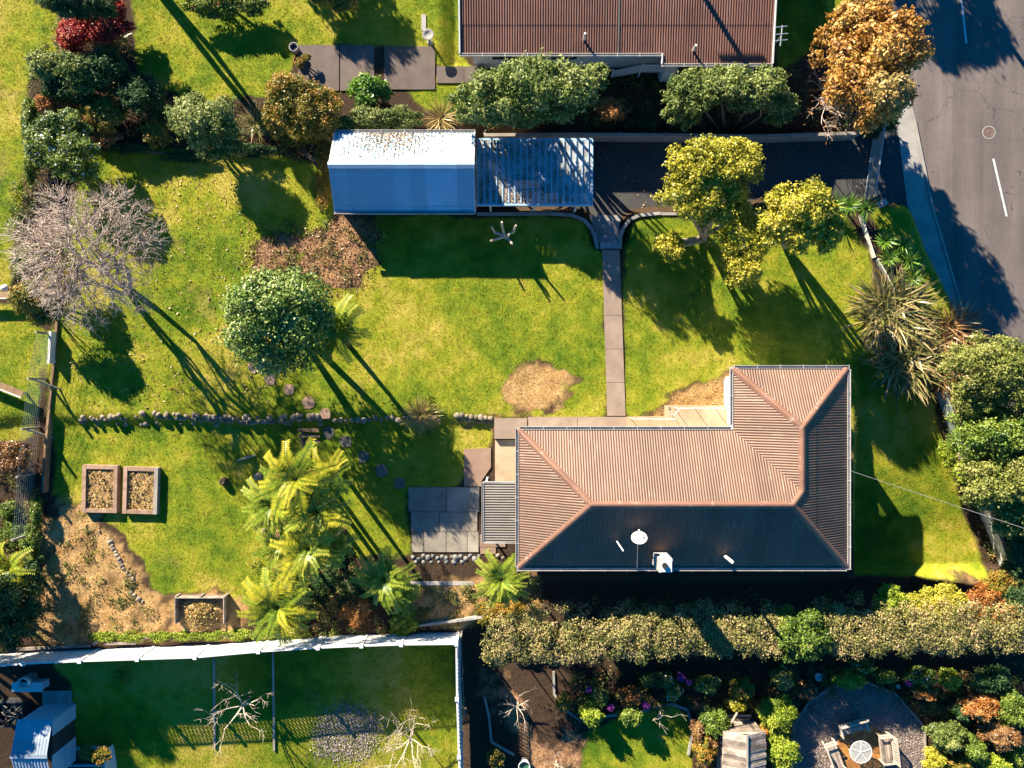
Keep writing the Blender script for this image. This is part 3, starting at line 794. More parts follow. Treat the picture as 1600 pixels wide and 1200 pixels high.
# rounded field stones: a few shared shapes
def stone_mesh(seed, matk):
    import bmesh
    bm = bmesh.new(); bmesh.ops.create_icosphere(bm, subdivisions=2, radius=.5)
    rg = random.Random(seed); ks = [(Vector((rg.uniform(-1, 1), rg.uniform(-1, 1), rg.uniform(-1, 1))).normalized(), rg.uniform(.7, .95)) for _ in range(7)]
    for v in bm.verts:
        for d, k in ks:
            q = v.co.dot(d)
            if q > .5 * k: v.co -= d * (q - .5 * k) * .8
        v.co *= 1 + rg.uniform(-.03, .03)
    me = bpy.data.meshes.new('stone'); bm.to_mesh(me); bm.free(); me.materials.append(M[matk])
    me.polygons.foreach_set('use_smooth', [True] * len(me.polygons)); return me
def undergrowth(name, label, poly, n, seed, hmax=.35, leaf=.1, mat='lf_under', per=46):
    """a carpet of low weeds and seedlings that nobody could count"""
    rg = random.Random(seed); q = [tuple(G(a, b)[:2]) for a, b in poly]; xs = [p[0] for p in q]; ys = [p[1] for p in q]; L = []
    while len(L) < n:
        x, y = rg.uniform(min(xs), max(xs)), rg.uniform(min(ys), max(ys))
        if not inside(q, np.array([x]), np.array([y]))[0]: continue
        r = rg.uniform(.12, .42); h = rg.uniform(.08, hmax); L.append(((x, y, zg(x, y) + h * .3), (r, r * rg.uniform(.7, 1.3), h)))
    V, F, A = leaf_cloud(L, n * per, leaf, seed, .7, .5, .3, -.1, .45)
    o = put(name, npmesh(name, V, F, M[mat], A)); return tag(o, label, 'undergrowth', kind='stuff')

STONES = [stone_mesh(i, 'stone') for i in range(6)]; STONES_B = [stone_mesh(20 + i, 'stone_blue') for i in range(5)]
def stones(parent, pts, size, seed, meshes=STONES, flat=.7):
    rg = random.Random(seed)
    for p in pts:
        s = size * rg.uniform(.7, 1.3)
        put('stone', meshes[rg.randrange(len(meshes))], parent, Vector(p) - ORG[parent.name], (rg.uniform(-.3, .3), rg.uniform(-.3, .3), rg.uniform(0, 6.28)), (s * rg.uniform(.9, 1.3), s, s * flat))

# ------------------------------------------------------------------ road, footpaths, drive
def sheet(name, pts, z, mat, thick=None, seg=None):
    mb = MB(); q = [P(a, b, z) for a, b in pts]
    if thick: mb.prism([(p.x, p.y) for p in q], z - thick, z)
    else: mb.add(q, [tuple(range(len(q)))])
    o = mb.build(name, mat); o['kind'] = 'structure'; return o
ROADZ = -1.02
sheet('road', [(1250, -500), (1376, 0), (1428, 187), (1455, 320), (1480, 405), (1509, 505), (1580, 770), (1700, 1210), (2300, 1210), (2300, -500)], ROADZ, M['asphalt'], .3)
o = sheet('footpath', [(1385, 120), (1408, 120), (1426, 187), (1453, 320), (1478, 405), (1507, 505), (1540, 630), (1520, 630), (1487, 502), (1447, 402), (1418, 320), (1401, 190)], -.93, M['concrete_grey'], .3)
kerb = MB()
KL = [(1376, 0), (1428, 187), (1455, 320), (1480, 405), (1509, 505), (1580, 770)]
for a, b in zip(KL[:-1], KL[1:]): kerb.bar(P(*a, -.95), P(*b, -.95), .12, .15)
o = kerb.build('kerb', M['concrete_grey']); o['kind'] = 'structure'
paint = surf('road_paint', (.34, .33, .32), (.72, .72, .70), 4, .7, fine=30)
for a, b in (((1501, -12), (1510, 68)), ((1552, 248), (1573, 338)), ((1614, 520), (1636, 610))):
    p, q = P(*a, ROADZ + .006), P(*b, ROADZ + .006); s = Vector((.055, 0, 0)); mb = MB()
    mb.add([p - s, p + s, q + s, q - s], [(0, 1, 2, 3)])
    o = mb.build('centre_line_dash', paint); o['kind'] = 'structure'
mh = thing('manhole_cover', 'round iron manhole cover set in the road asphalt', 'manhole cover', P(1545, 207, ROADZ))
MB().lathe(P(1545, 207, ROADZ), [(.30, .0), (.30, .012), (.24, .014), (.23, .008), (.12, .008), (.11, .014), (.0, .014)], 20).build('lid', surf('iron_cover', (.10, .065, .05), (.17, .12, .09), 8, .6), mh)
MB().lathe(P(1545, 207, ROADZ), [(.36, .004), (.36, .01), (.31, .01), (.31, .004)], 20).build('frame', M['concrete_grey'], mh)

sheet('driveway', [(742, 215), (1330, 213), (1410, 195), (1425, 330), (1352, 318), (1030, 331), (990, 336), (905, 335), (742, 330)], -.95, M['drive'], .2)

# garden path of cast slabs and the flight of steps up from the drive
path = MB()
o = thing('garden_path', 'straight narrow concrete path crossing the lawn from drive to house', 'path', P(955, 500, 0)); del o['category']; del o['label']; o['kind'] = 'structure'
for k in range(5):
    t0, t1 = k / 5 + .001, (k + 1) / 5 - .001
    e = lambda t, s: P(941 + 8 * t + s * 27 + s * t * 1.5, 388 + 262 * t, .05)
    MB().prism([tuple(e(t0, 0)[:2]), tuple(e(t0, 1)[:2]), tuple(e(t1, 1)[:2]), tuple(e(t1, 0)[:2])], -.1, .055).build('slab', M['concrete'], o)
st = thing('garden_steps', 'flight of concrete steps rising from the drive to the garden path', 'steps', P(946, 388, -1))
for k in range(5):
    y0 = 336 + 10.5 * k; zt = -.95 + .2 * (k + 1); xs = (921 + 4.2 * k, 968)
    a, b_ = P(xs[0], y0, zt), P(968 + (0 if k else 2), y0 + 12.5, zt)
    MB().prism([(a.x, a.y), (b_.x, a.y), (b_.x, b_.y), (a.x, b_.y)], -1.2, zt).build('step', M['concrete_grey'], st)
    MB().bar((a.x, b_.y + .02, zt + .008), (b_.x, b_.y + .02, zt + .008), .07, .02).build('nosing', M['drive'], st)
def wall_run(pts, w, z0, z1, mat, name, label, cat, piece='block'):
    t = thing(name, label, cat, P(*pts[0], z0))
    for a, b_ in zip(pts[:-1], pts[1:]):
        p, q = P(*a, z1), P(*b_, z1); p.z = q.z = (z0 + z1) / 2
        MB().bar(p, q, w, z1 - z0).build(piece, mat, t)
    return t
wall_run([(745, 334), (800, 334), (860, 333), (895, 336), (912, 343), (923, 354), (930, 368), (934, 388)], .16, -1.2, .1, M['concrete_grey'], 'retaining_wall', 'curved concrete retaining wall between carport, lawn and garden steps', 'wall')
wall_run([(1032, 333), (1000, 336), (984, 343), (975, 355), (970, 370), (969, 388)], .16, -1.2, .1, M['concrete_grey'], 'retaining_wall', 'short curved concrete retaining wall right of the garden steps', 'wall')
wall_run([(1345, 322), (1290, 331), (1200, 334), (1110, 334), (1032, 334)], .14, -1.2, .06, M['concrete_grey'], 'retaining_wall', 'low concrete retaining wall along the drive under the yellow trees', 'wall')

# ------------------------------------------------------------------ corrugated roofing
def corrugated(name, mat, parent, o, ud, vd, ulen, lo, hi, z0, tan, lap=None, **kw):
    """a slope of one or, with lap, two rows of sheets, the upper row lapping over the lower"""
    if lap is None: return sheet_row(name, mat, parent, o, ud, vd, ulen, lo, hi, z0, tan, **kw)
    sheet_row(name, mat, parent, o, ud, vd, ulen, lo, lambda u: min(hi(u), lap), z0, tan, **kw)
    return sheet_row(name, mat, parent, o, ud, vd, ulen, lambda u: max(lo(u), lap - .12), hi, z0 + .016, tan, **kw)

def sheet_row(name, mat, parent, o, ud, vd, ulen, lo, hi, z0, tan, wave=.125, amp=.016, per=6, rib=False, thick=0):
    ud = Vector(ud); vd = Vector(vd); us = np.arange(0, ulen + 1e-6, wave / per); V = []; F = []
    off = ORG[parent.name]
    for i, u in enumerate(us):
        l, h = lo(u), max(lo(u), hi(u))
        ph = (i % per) / per
        dz = (amp * 2 if ph < .34 else 0) if rib else amp * math.sin(2 * math.pi * ph)
        for v in (l, h):
            p = o + ud * float(u) + vd * v; V.append((p.x - off.x, p.y - off.y, z0 + v * tan + dz - off.z))
    for i in range(len(us) - 1):
        if max(hi(us[i]) - lo(us[i]), hi(us[i + 1]) - lo(us[i + 1])) > .002: F.append((2 * i, 2 * i + 2, 2 * i + 3, 2 * i + 1))
    V = np.array(V); F = np.array(F); used, inv = np.unique(F, return_inverse=True)
    return put(name, npmesh(name, V[used], inv.reshape(F.shape), mat), parent)

def gutter_run(parent, a, b, w=.13, h=.11, brackets=True, mat=None):
    a = Vector(a); b = Vector(b); d = (b - a).normalized(); s = d.cross(Vector((0, 0, 1)))
    mb = MB(); mb.bar(a + Vector((0, 0, -h / 2)), b + Vector((0, 0, -h / 2)), w, .012)
    for k in (-1, 1): mb.bar(a + s * k * w / 2, b + s * k * w / 2, .022, h)
    g = mb.build('gutter', mat or M['gutter'], parent)
    if brackets:
        n = max(2, int((b - a).length / 1.05))
        bm = MB()
        for k in range(n + 1):
            p = a.lerp(b, k / n); bm.bar(p - s * w * .8 + Vector((0, 0, .04)), p + s * w * .8 + Vector((0, 0, .04)), .03, .015)
        bm.build('bracket', mat or M['gutter'], g)
    return g

def window(parent, c, w, h, axis, z, sill=True):
    """a framed window on a wall; axis is the outward direction"""
    c = Vector((c[0], c[1], z)); n = Vector((axis[0], axis[1], 0)); s = Vector((-n.y, n.x, 0)); fr = MB()
    for k in (-1, 1):
        fr.bar(c + s * k * w / 2 + n * .03 - Vector((0, 0, h / 2)), c + s * k * w / 2 + n * .03 + Vector((0, 0, h / 2)), .07, .08)
        fr.bar(c - s * w / 2 + n * .03 + Vector((0, 0, k * h / 2)), c + s * w / 2 + n * .03 + Vector((0, 0, k * h / 2)), .08, .07)
    fr.bar(c + n * .03 - Vector((0, 0, h / 2)), c + n * .03 + Vector((0, 0, h / 2)), .05, .06)
    o = fr.build('window', M['white_paint'], parent)
    MB().bar(c - s * (w / 2 - .03) + n * .02, c + s * (w / 2 - .03) + n * .02, .02, h - .05).build('pane', dark_glass, o)
dark_glass = surf('dark_window_glass', (.02, .025, .03), (.04, .045, .05), 1, .08, bs=0)

# ------------------------------------------------------------------ the house
low_begin(-.3)
ZE = 3.1; PT = math.tan(R(29)); KE = (CAM_H - ZE - LOW_DZ[0]) / CAM_H / PXM
x0, x1, xw = 10 * KE, 524 * KE, 345 * KE
y1, y0, yw = -71 * KE, -287 * KE, 24.5 * KE
D = (y1 - y0) / 2; W = (x1 - xw) / 2; ymid = y0 + D
house = thing('house', 'single storey house with faded brown corrugated hip roof', 'house', ((x0 + x1) / 2, ymid, -1.0))
Z0 = ZE
def O(x, y): return Vector((x, y, 0))
cor = lambda o, u, v, l, lo, hi: corrugated('roof_slope', M['roof_brown' if u[0] else 'roof_brown_x'], house, o, u, v, l, lo, hi, Z0, PT, lap=.62 * D)
zero = lambda u: 0.0
cor(O(x0, y0), (1, 0, 0), (0, 1, 0), x1 - x0, zero, lambda u: min(D, u, x1 - x0 - u))
cor(O(x0, y0), (0, 1, 0), (1, 0, 0), 2 * D, zero, lambda u: min(u, 2 * D - u))
cor(O(x0, y1), (1, 0, 0), (0, -1, 0), x1 - W - x0, lambda u: max(0, u + x0 - xw), lambda u: min(D, u, x1 - (u + x0)))
def rhi(u):
    y = y0 + u
    if y <= ymid: return u
    if y <= y1 - W: return y1 - y
    return min(W, yw - y)
cor(O(x1, y0), (0, 1, 0), (-1, 0, 0), yw - y0, zero, rhi)
cor(O(xw, yw), (1, 0, 0), (0, -1, 0), x1 - xw, zero, lambda u: min(u, x1 - xw - u))
cor(O(xw, y1 - W), (0, 1, 0), (1, 0, 0), yw - (y1 - W), lambda u: max(0, W - u), lambda u: min(W, yw - (y1 - W + u)))
def rp(x, y, v): return Vector((x, y, Z0 + v * PT + .03))
capl = [((x0, y0, 0), (x0 + D, ymid, D)), ((x0, y1, 0), (x0 + D, ymid, D)), ((x0 + D, ymid, D), (x1 - D, ymid, D)), ((x1, y0, 0), (x1 - D, ymid, D)),
        ((x1 - D, ymid, D), (x1 - W, y1 - W, W)), ((x1 - W, y1 - W, W), (x1 - W, yw - W, W)), ((x1 - W, yw - W, W), (x1, yw, 0)), ((x1 - W, yw - W, W), (xw, yw, 0))]
for a, b_ in capl:
    a, b_ = rp(*a), rp(*b_); mb = MB(); d = (b_ - a).normalized(); s = d.cross(Vector((0, 0, 1))).normalized(); u = Vector((0, 0, 1))
    w = .17; vs = []
    for p in (a, b_): vs += [p - s * w - u * .06, p - s * .04 + u * .035, p + s * .04 + u * .035, p + s * w - u * .06]
    mb.add(vs, [(0, 1, 5, 4), (1, 2, 6, 5), (2, 3, 7, 6), (0, 3, 2, 1), (4, 5, 6, 7)])
    mb.build('ridge_cap', M['roof_cap'], house)
MB().bar(rp(xw, y1, 0) + Vector((0, 0, -.045)), rp(x1 - W, y1 - W, W) + Vector((0, 0, -.045)), .16, .02).build('valley', M['dark_metal'], house)
L6 = [(x0, y0), (x1, y0), (x1, yw), (xw, yw), (xw, y1), (x0, y1)]
MB().prism([(x0 + .05, y0 + .05), (x1 - .05, y0 + .05), (x1 - .05, yw - .05), (xw + .05, yw - .05), (xw + .05, y1 - .05), (x0 + .05, y1 - .05)], ZE - .12, ZE - .07).build('soffit', M['off_white'], house)
for i in range(6):
    a, b_ = Vector((*L6[i], ZE)), Vector((*L6[(i + 1) % 6], ZE)); d = (b_ - a).normalized(); s = d.cross(Vector((0, 0, 1)))
    e0 = .07 if i != 4 else -.07; e1 = .07 if i != 3 else -.07
    gutter_run(house, a + s * .07 - d * (e0 - .0), b_ + s * .07 + d * (e1 - .14))
IN = .45; wz0, wz1 = -2.0, ZE - .13
def wallbox(a, b_, z0_=wz0, z1_=wz1):
    a = Vector((*a, (z0_ + z1_) / 2)); b_ = Vector((*b_, (z0_ + z1_) / 2)); return MB().bar(a, b_, .14, z1_ - z0_).build('wall', M['pale_wall'], house)
X0, X1, XW, Y0, Y1, YW = x0 + IN, x1 - IN, xw + IN, y0 + IN, y1 - IN, yw - IN
wallbox((X0, Y0), (X1, Y0)); wallbox((X0, Y0 + .08), (X0, Y1 - .08)); wallbox((X0, Y1), (XW - .08, Y1)); wallbox((XW, Y1 + .08), (XW, YW - .08))
# corner room with windows on two sides: the low sun shines right through it
wa, wb = 13.3, 15.05
wallbox((XW, YW), (wa, YW)); wallbox((wb, YW), (X1, YW)); wallbox((wa, YW), (wb, YW), wz0, 1.55); wallbox((wa, YW), (wb, YW), 2.88, wz1)
ya, yb = -2.9, -.5
wallbox((X1, Y0 + .08), (X1, ya)); wallbox((X1, yb), (X1, YW - .08)); wallbox((X1, ya), (X1, yb), wz0, .8); wallbox((X1, ya), (X1, yb), 2.75, wz1)
fr = MB()
for k in range(4): fr.bar((wa + (wb - wa) * k / 3, YW, 1.55), (wa + (wb - wa) * k / 3, YW, 2.88), .09, .09)
o = fr.build('window', M['white_paint'], house)
for k in range(3): MB().bar((wa + (wb - wa) * k / 3 + .05, YW, 2.215), (wa + (wb - wa) * (k + 1) / 3 - .05, YW, 2.215), .01, 1.31).build('pane', M['glass'], o)
fr = MB()
for k in range(4): fr.bar((X1, ya + (yb - ya) * k / 3, .8), (X1, ya + (yb - ya) * k / 3, 2.75), .09, .09)
o = fr.build('window', M['white_paint'], house)
for k in range(3): MB().bar((X1, ya + (yb - ya) * k / 3 + .05, 1.775), (X1, ya + (yb - ya) * (k + 1) / 3 - .05, 1.775), .01, 1.93).build('pane', M['glass'], o)
for x in (2.2, 5.2, 9.0, 12.6): window(house, (x, Y0 - .07), 1.5, 1.2, (0, -1), 1.8)
for x in (2.4, 5.6): window(house, (x, Y1 + .07), 1.4, 1.2, (0, 1), 1.8)
window(house, (X1 + .07, -6.0), 1.5, 1.2, (1, 0), 1.8); window(house, (X0 - .07, -3.4), 1.0, 1.0, (-1, 0), 1.8)
d_ = MB().box((9.6, Y1 + .09, 1.65), (.86, .05, 2.0)).build('door', M['timber_brown'], house)
MB().box((9.95, Y1 + .14, 1.6), (.04, .06, .12)).build('handle', M['galv'], d_)
# chimney, pipes on the shaded slope
cb = P(1017, 873, ZE + .3); ct = P(1043, 893, ZE + .3)
cx, cy = P(1022, 871, 3.5).x + .25, P(1022, 872, 3.5).y
ch = MB().box((cx, cy, 4.05), (.62, .62, 1.9)).build('chimney', surf('chimney_plaster', (.26, .25, .24), (.38, .37, .35), 3, .9, fine=20), house)
MB().box((cx, cy, 5.04), (.5, .5, .1)).build('cap', M['white_paint'], ch)
MB().tube([(cx - .08, cy + .05, 5.08), (cx - .08, cy + .05, 5.22)], .13, 12).build('flue', M['black'], ch)
p = P(964, 846, 4.0); MB().tube([(p.x, p.y, 3.6), (p.x, p.y, 5.9)], .035, 8).build('mast', M['white_paint'], house)
p = P(1134, 870, 3.6); MB().tube([(p.x, p.y, 3.2), (p.x, p.y, 4.6)], .08, 10).build('vent_pipe', M['off_white'], house)
# lean-to over the back door
la, lb = P(756, 753, 2.4), P(808, 848, 2.4)
lw = lb.x + .15 - la.x
corrugated('porch_roof', M['roof_grey'], house, Vector((la.x, lb.y, 0)), (0, 1, 0), (1, 0, 0), la.y - lb.y, zero, lambda u: lw, 2.4, .05, amp=.02)
gutter_run(house, (la.x - .05, lb.y, 2.4), (la.x - .05, la.y, 2.4), .09, .08, False)
for yy in (lb.y, la.y): MB().bar((la.x, yy, 2.38), (lb.x, yy, 2.42), .05, .12).build('barge_board', M['gutter'], house)
for yy in (lb.y + .1, la.y - .1): MB().bar((la.x + .1, yy, -.6), (la.x + .1, yy, 2.36), .09, .09).build('post', M['white_paint'], house)
a = P(1137, 594, .4); b_ = P(1146, 632, .4)
MB().box(((a.x + b_.x) / 2 + .02, (a.y + b_.y) / 2, .55), (b_.x - a.x + .1, a.y - b_.y, 1.1)).build('meter_box', M['timber_grey'], house)

# satellite dish on the shaded slope
dp = P(997, 838, 4.4); sdsh = thing('satellite_dish', 'white satellite dish standing on the shaded slope of the house roof', 'satellite dish', (dp.x, dp.y, 4.05))
MB().tube([(dp.x, dp.y, 3.9), (dp.x, dp.y, 4.65)], .03, 8).build('mast', M['galv'], sdsh)
mb = MB(); nrm = Vector((-.1, .75, .65)).normalized(); q = nrm.to_track_quat('Z', 'Y').to_matrix(); c = Vector((dp.x, dp.y - .05, 4.7))
prof = [(0, 0), (.12, .01), (.25, .04), (.36, .09), (.37, .085), (.25, .03), (.12, .0), (0, -.012)]
tmp = MB().lathe((0, 0, 0), prof, 20); mb.add([c + q @ v for v in tmp.v], tmp.f); mb.build('dish', M['white_paint'], sdsh, True)
arm = MB(); arm.tube([c + q @ Vector((0, -.34, .08)), c + q @ Vector((0, -.1, .5))], .02, 6); arm.build('arm', M['galv'], sdsh)
MB().tube([c + q @ Vector((0, -.13, .44)), c + q @ Vector((0, -.06, .56))], .045, 8).build('receiver', M['off_white'], sdsh)
mb = MB().tube([P(996, 850, 3.95) + Vector((0, 0, .06)), P(995, 888, ZE) + Vector((0, 0, .1))], .012, 5)
mb.solo('dish_cable', M['cable'], 'thin cable running down the dark roof slope from the satellite dish', 'cable')

# power cable from the house to a pole hidden in the trees by the road
a, b_ = P(1327, 735, 3.15), P(1620, 832, 4.6); pts = []
for k in range(15):
    t = k / 14; p = a.lerp(b_, t); p.z -= 1.2 * t * (1 - t); pts.append(p)
MB().tube(pts, .009, 5).solo('power_cable', M['cable'], 'thin pale overhead cable from the house eave to the trees', 'cable')

low_end()
# front porch, its steps and handrail
po = thing('front_porch', 'raised pale concrete porch landing with steps and thin handrail beside house', 'porch', P(1045, 650, 0))
a, b_ = P(1042, 634, .6), P(1146, 690, .6)
MB().prism([(a.x, a.y), (b_.x, a.y), (b_.x, b_.y), (a.x, b_.y)], -.2, .6).build('landing', M['concrete_pale'], po)
for k in range(6):
    zt = .1 + .083 * k; xa = 979 + 10.5 * k
    p, q = P(xa, 651, zt), P(1044, 690, zt)
    MB().prism([(p.x, p.y), (min(q.x, P(xa + 10.5, 0, zt).x + .08), p.y), (min(q.x, P(xa + 10.5, 0, zt).x + .08), q.y), (p.x, q.y)], -.2, zt).build('step', M['concrete_pale'], po)
a1 = P(1050, 635.5, .6); rail = MB(); zt = 1.5
xr = [P(x, 635, .6).x for x in (1053, 1084, 1116, 1143)]; yr = a1.y - .05
rail.tube([(xr[0] - .12, yr - .35, .62), (xr[0] - .12, yr - .35, zt - .08), (xr[0] - .1, yr - .25, zt), (xr[0] + .1, yr, zt + .02), (xr[3], yr, zt + .02)], .022, 6)
rail.build('handrail', M['white_paint'], po)
for x in xr[:3]: MB().tube([(x + .02, yr, .6), (x + .02, yr, zt)], .018, 6).build('post', M['white_paint'], po)
p = P(985, 653, .1); MB().tube([(p.x, p.y, .1), (p.x, p.y, .95)], .018, 6).build('post', M['white_paint'], po)
MB().tube([(p.x, p.y, .95), (xr[0] - .1, p.y, 1.42)], .018, 6).build('handrail', M['white_paint'], po)
MB().box((P(1045, 0, .6).x, yr - .0, .63), (.05, .12, .05)).build('rail_foot', M['concrete_grey'], po)

# paths and slabs round the house
def slabs(name, rects, z, mat, thick=.12):
    t = bpy.data.objects.new(name, None); COL.objects.link(t); t.location = P(rects[0][0][0], rects[0][0][1], z); ORG[t.name] = t.location.copy(); t['kind'] = 'structure'
    for r in rects:
        q = [P(a, b, z) for a, b in r]; MB().prism([(p.x, p.y) for p in q], z - thick - .15, z).build('slab', mat, t)
    return t
def rect(a, b, c, d, g=.4): return [(a + g, b + g), (c - g, b + g), (c - g, d - g), (a + g, d - g)]
slabs('house_path', [rect(825, 651, 902, 690), rect(902, 651, 979, 690)], .05, M['concrete'])
slabs('house_path', [rect(772, 653, 824, 686)], .035, M['concrete'], .3)
slabs('side_path', [rect(773, 687, 812, 752)], -.2, M['concrete_pale'])
slabs('patio', [[(725, 702), (767, 700), (767, 730), (752, 752), (752, 760), (725, 760)]], -.23, M['paver'])
slabs('patio', [rect(638, 761, 698, 800), rect(698, 761, 749, 800), rect(642, 800, 687, 831), rect(687, 800, 746, 831), rect(643, 831, 662, 863), rect(662, 831, 697, 863), rect(697, 831, 730, 863), rect(730, 831, 748, 863)], -.235, M['patio_worn'])
slabs('patio', [rect(750, 855, 775, 866), rect(749, 835, 790, 855)], -.24, M['paver'])
slabs('back_path', [rect(640, 908, 740, 915)], -.26, M['concrete_grey'])
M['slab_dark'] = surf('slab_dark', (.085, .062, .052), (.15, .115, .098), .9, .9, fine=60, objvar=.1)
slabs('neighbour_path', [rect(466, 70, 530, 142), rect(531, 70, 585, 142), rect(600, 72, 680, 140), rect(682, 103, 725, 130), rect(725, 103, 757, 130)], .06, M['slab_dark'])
# stepping stones in the lawn
M['slab_dark2'] = surf('slab_mossy', (.07, .065, .045), (.15, .13, .1), 2, .9, fine=40, objvar=.15)  # dark tone stands in for the deep shade over the lower stones
def step_stones(name, pts, z, r, mat):
    t = bpy.data.objects.new(name, None); COL.objects.link(t); t.location = G(*pts[0]); ORG[t.name] = t.location.copy(); t['kind'] = 'structure'
    rg = random.Random(len(pts))
    for a, b in pts:
        c = G(a, b); mb = MB(); w = r * rg.uniform(.85, 1.1); pp = []
        for k in range(9):
            an = 2 * math.pi * k / 9; rr = w * rg.uniform(.85, 1.12); pp.append((c.x + rr * math.cos(an), c.y + rr * math.sin(an)))
        mb.prism(pp, c.z - .08, c.z + .035).build('slab', mat, t)
step_stones('stepping_stones', [(396, 574), (422, 593), (452, 609), (482, 629), (508, 646)], 0, .3, M['paver'])
step_stones('stepping_stones', [(513, 676), (540, 690), (568, 714), (596, 735), (624, 755)], -.5, .32, M['slab_dark2'])

# ------------------------------------------------------------------ garage and carport
ga = thing('garage', 'small gable garage with ribbed metal roof, white and blue slopes', 'garage', P(632, 270, -1))
gz = 1.55; A_ = P(523, 207, gz); B_ = P(742, 330.5, gz); half = (A_.y - B_.y) / 2; gm = B_.y + half; gt = math.tan(R(31))
corrugated('roof_slope', M['roof_white'], ga, Vector((A_.x, A_.y, 0)), (1, 0, 0), (0, -1, 0), B_.x - A_.x, zero, lambda u: half, gz, gt, wave=.19, amp=.014, rib=True)
corrugated('roof_slope', M['roof_white'], ga, Vector((A_.x, B_.y, 0)), (1, 0, 0), (0, 1, 0), B_.x - A_.x, zero, lambda u: half, gz, gt, wave=.19, amp=.006, rib=False)
mb = MB(); zr = gz + half * gt + .05
mb.add([(A_.x - .04, gm + .17, zr - .05), (A_.x - .04, gm, zr + .03), (A_.x - .04, gm - .17, zr - .05), (B_.x + .04, gm + .17, zr - .05), (B_.x + .04, gm, zr + .03), (B_.x + .04, gm - .17, zr - .05)], [(0, 1, 4, 3), (1, 2, 5, 4), (0, 2, 1), (3, 4, 5)])
mb.build('ridge_cap', M['roof_white'], ga)
for yy, s in ((B_.y, -1), (A_.y, 1)): gutter_run(ga, (A_.x, yy + s * .06, gz), (B_.x, yy + s * .06, gz), .11, .1)
for xx in (A_.x + .1, B_.x - .08):
    mb = MB(); vs = []
    for d in (-.06, .06): vs += [(xx + d, B_.y + .25, -1.2), (xx + d, A_.y - .25, -1.2), (xx + d, A_.y - .25, gz), (xx + d, gm, gz + half * gt - .02), (xx + d, B_.y + .25, gz)]
    mb.add(vs, [(0, 1, 2, 3, 4), (9, 8, 7, 6, 5)] + [(i, (i + 1) % 5, 5 + (i + 1) % 5, 5 + i) for i in range(5)]); mb.build('gable_wall', M['pale_wall'], ga)
for yy in (B_.y + .25, A_.y - .25): MB().bar((A_.x + .17, yy, .3), (B_.x - .15, yy, .3), .1, 2.8).build('wall', M['pale_wall'], ga)
MB().box((B_.x - .0, gm, .1), (.05, 2.6, 2.2)).build('door', M['roof_white'], ga)
for s, xx in ((1, A_.x), (-1, B_.x)):
    for yy in (A_.y, B_.y): MB().bar((xx, yy, gz - .02), (xx, gm, zr - .08), .04, .14).build('barge_board', M['white_paint'], ga)
# leaf litter caught in the ribs of the sunny slope
rg = np.random.RandomState(77); n = 1500
cxs = np.clip(rg.normal(.42, .17, n), .02, .98); X = A_.x + cxs * (B_.x - A_.x); vv = np.abs(rg.normal(0, .42, n)); vv = np.clip(vv, 0, 1) * half * .95
Vv, Ff, Aa = chips(X, A_.y - vv, gz + vv * gt + .035, .1, 3, .35)
o = put('roof_leaf_litter', npmesh('roof_leaf_litter', Vv, Ff, M['lf_litter'], Aa)); tag(o, 'dead brown leaves lying on the white garage roof slope', 'leaves', kind='stuff')

cp = thing('carport', 'flat carport with clear ribbed panels and many pale battens', 'carport', P(834, 270, -1))
cz = 1.4; a, b_ = P(744, 218, cz), P(925, 320, cz)
for yy in (a.y, b_.y): MB().bar((a.x, yy, cz - .04), (b_.x, yy, cz - .04), .1, .2).build('beam', M['blue_paint'], cp)
MB().bar((b_.x, a.y, cz - .035), (b_.x, b_.y, cz - .035), .1, .19).build('beam', M['blue_paint'], cp)
nb = 19
for k in range(nb):
    x = a.x + (b_.x - a.x) * (k + .35) / nb
    MB().bar((x, a.y - .06, cz + .09), (x, b_.y + .06, cz + .05), .05, .06).build('batten', M['blue_paint'], cp)  # white battens, their blue shade painted into the colour
for k in range(nb + 1):
    xa = a.x + (b_.x - a.x) * max(0, k - .65) / nb + .028; xb = a.x + (b_.x - a.x) * min(nb, k + .35) / nb - .028
    if xb - xa < .06: continue
    mb = MB(); m2 = (xa + xb) / 2
    mb.add([(xa, a.y - .06, cz + .075), (m2, a.y - .06, cz + .05), (xb, a.y - .06, cz + .075), (xa, b_.y + .06, cz + .04), (m2, b_.y + .06, cz + .015), (xb, b_.y + .06, cz + .04)], [(0, 1, 4, 3), (1, 2, 5, 4)])
    mb.build('panel', M['polycarb'], cp)
for x in (a.x + .7, (a.x + b_.x) / 2, b_.x - .75):
    for yy in (a.y - .02, b_.y + .02): MB().bar((x, yy, -1.05), (x, yy, cz - .14), .09, .09).build('post', M['white_paint'], cp)
for yy in np.linspace(b_.y + .8, a.y - .8, 3): MB().bar((a.x, yy, cz - .08), (b_.x - .06, yy, cz - .08), .05, .12).build('rafter', M['timber_grey'], cp)
rg = np.random.RandomState(78); n = 900
X = a.x + rg.beta(1.2, 2.2, n) * (b_.x - a.x); X = a.x + (np.floor((X - a.x) / (b_.x - a.x) * nb) + .87 + rg.normal(0, .1, n)) / nb * (b_.x - a.x)
Y = b_.y + .1 + np.where(rg.uniform(0, 1, n) < .6, rg.beta(1, 6, n), rg.uniform(0, 1, n)) * (a.y - b_.y - .2)
Vv, Ff, Aa = chips(X, Y, np.full(n, cz + .085), .09, 5, .3)
o = put('roof_leaf_litter', npmesh('roof_leaf_litter', Vv, Ff, M['lf_litter'], Aa)); tag(o, 'dead brown leaves caught along the clear carport panels', 'leaves', kind='stuff')

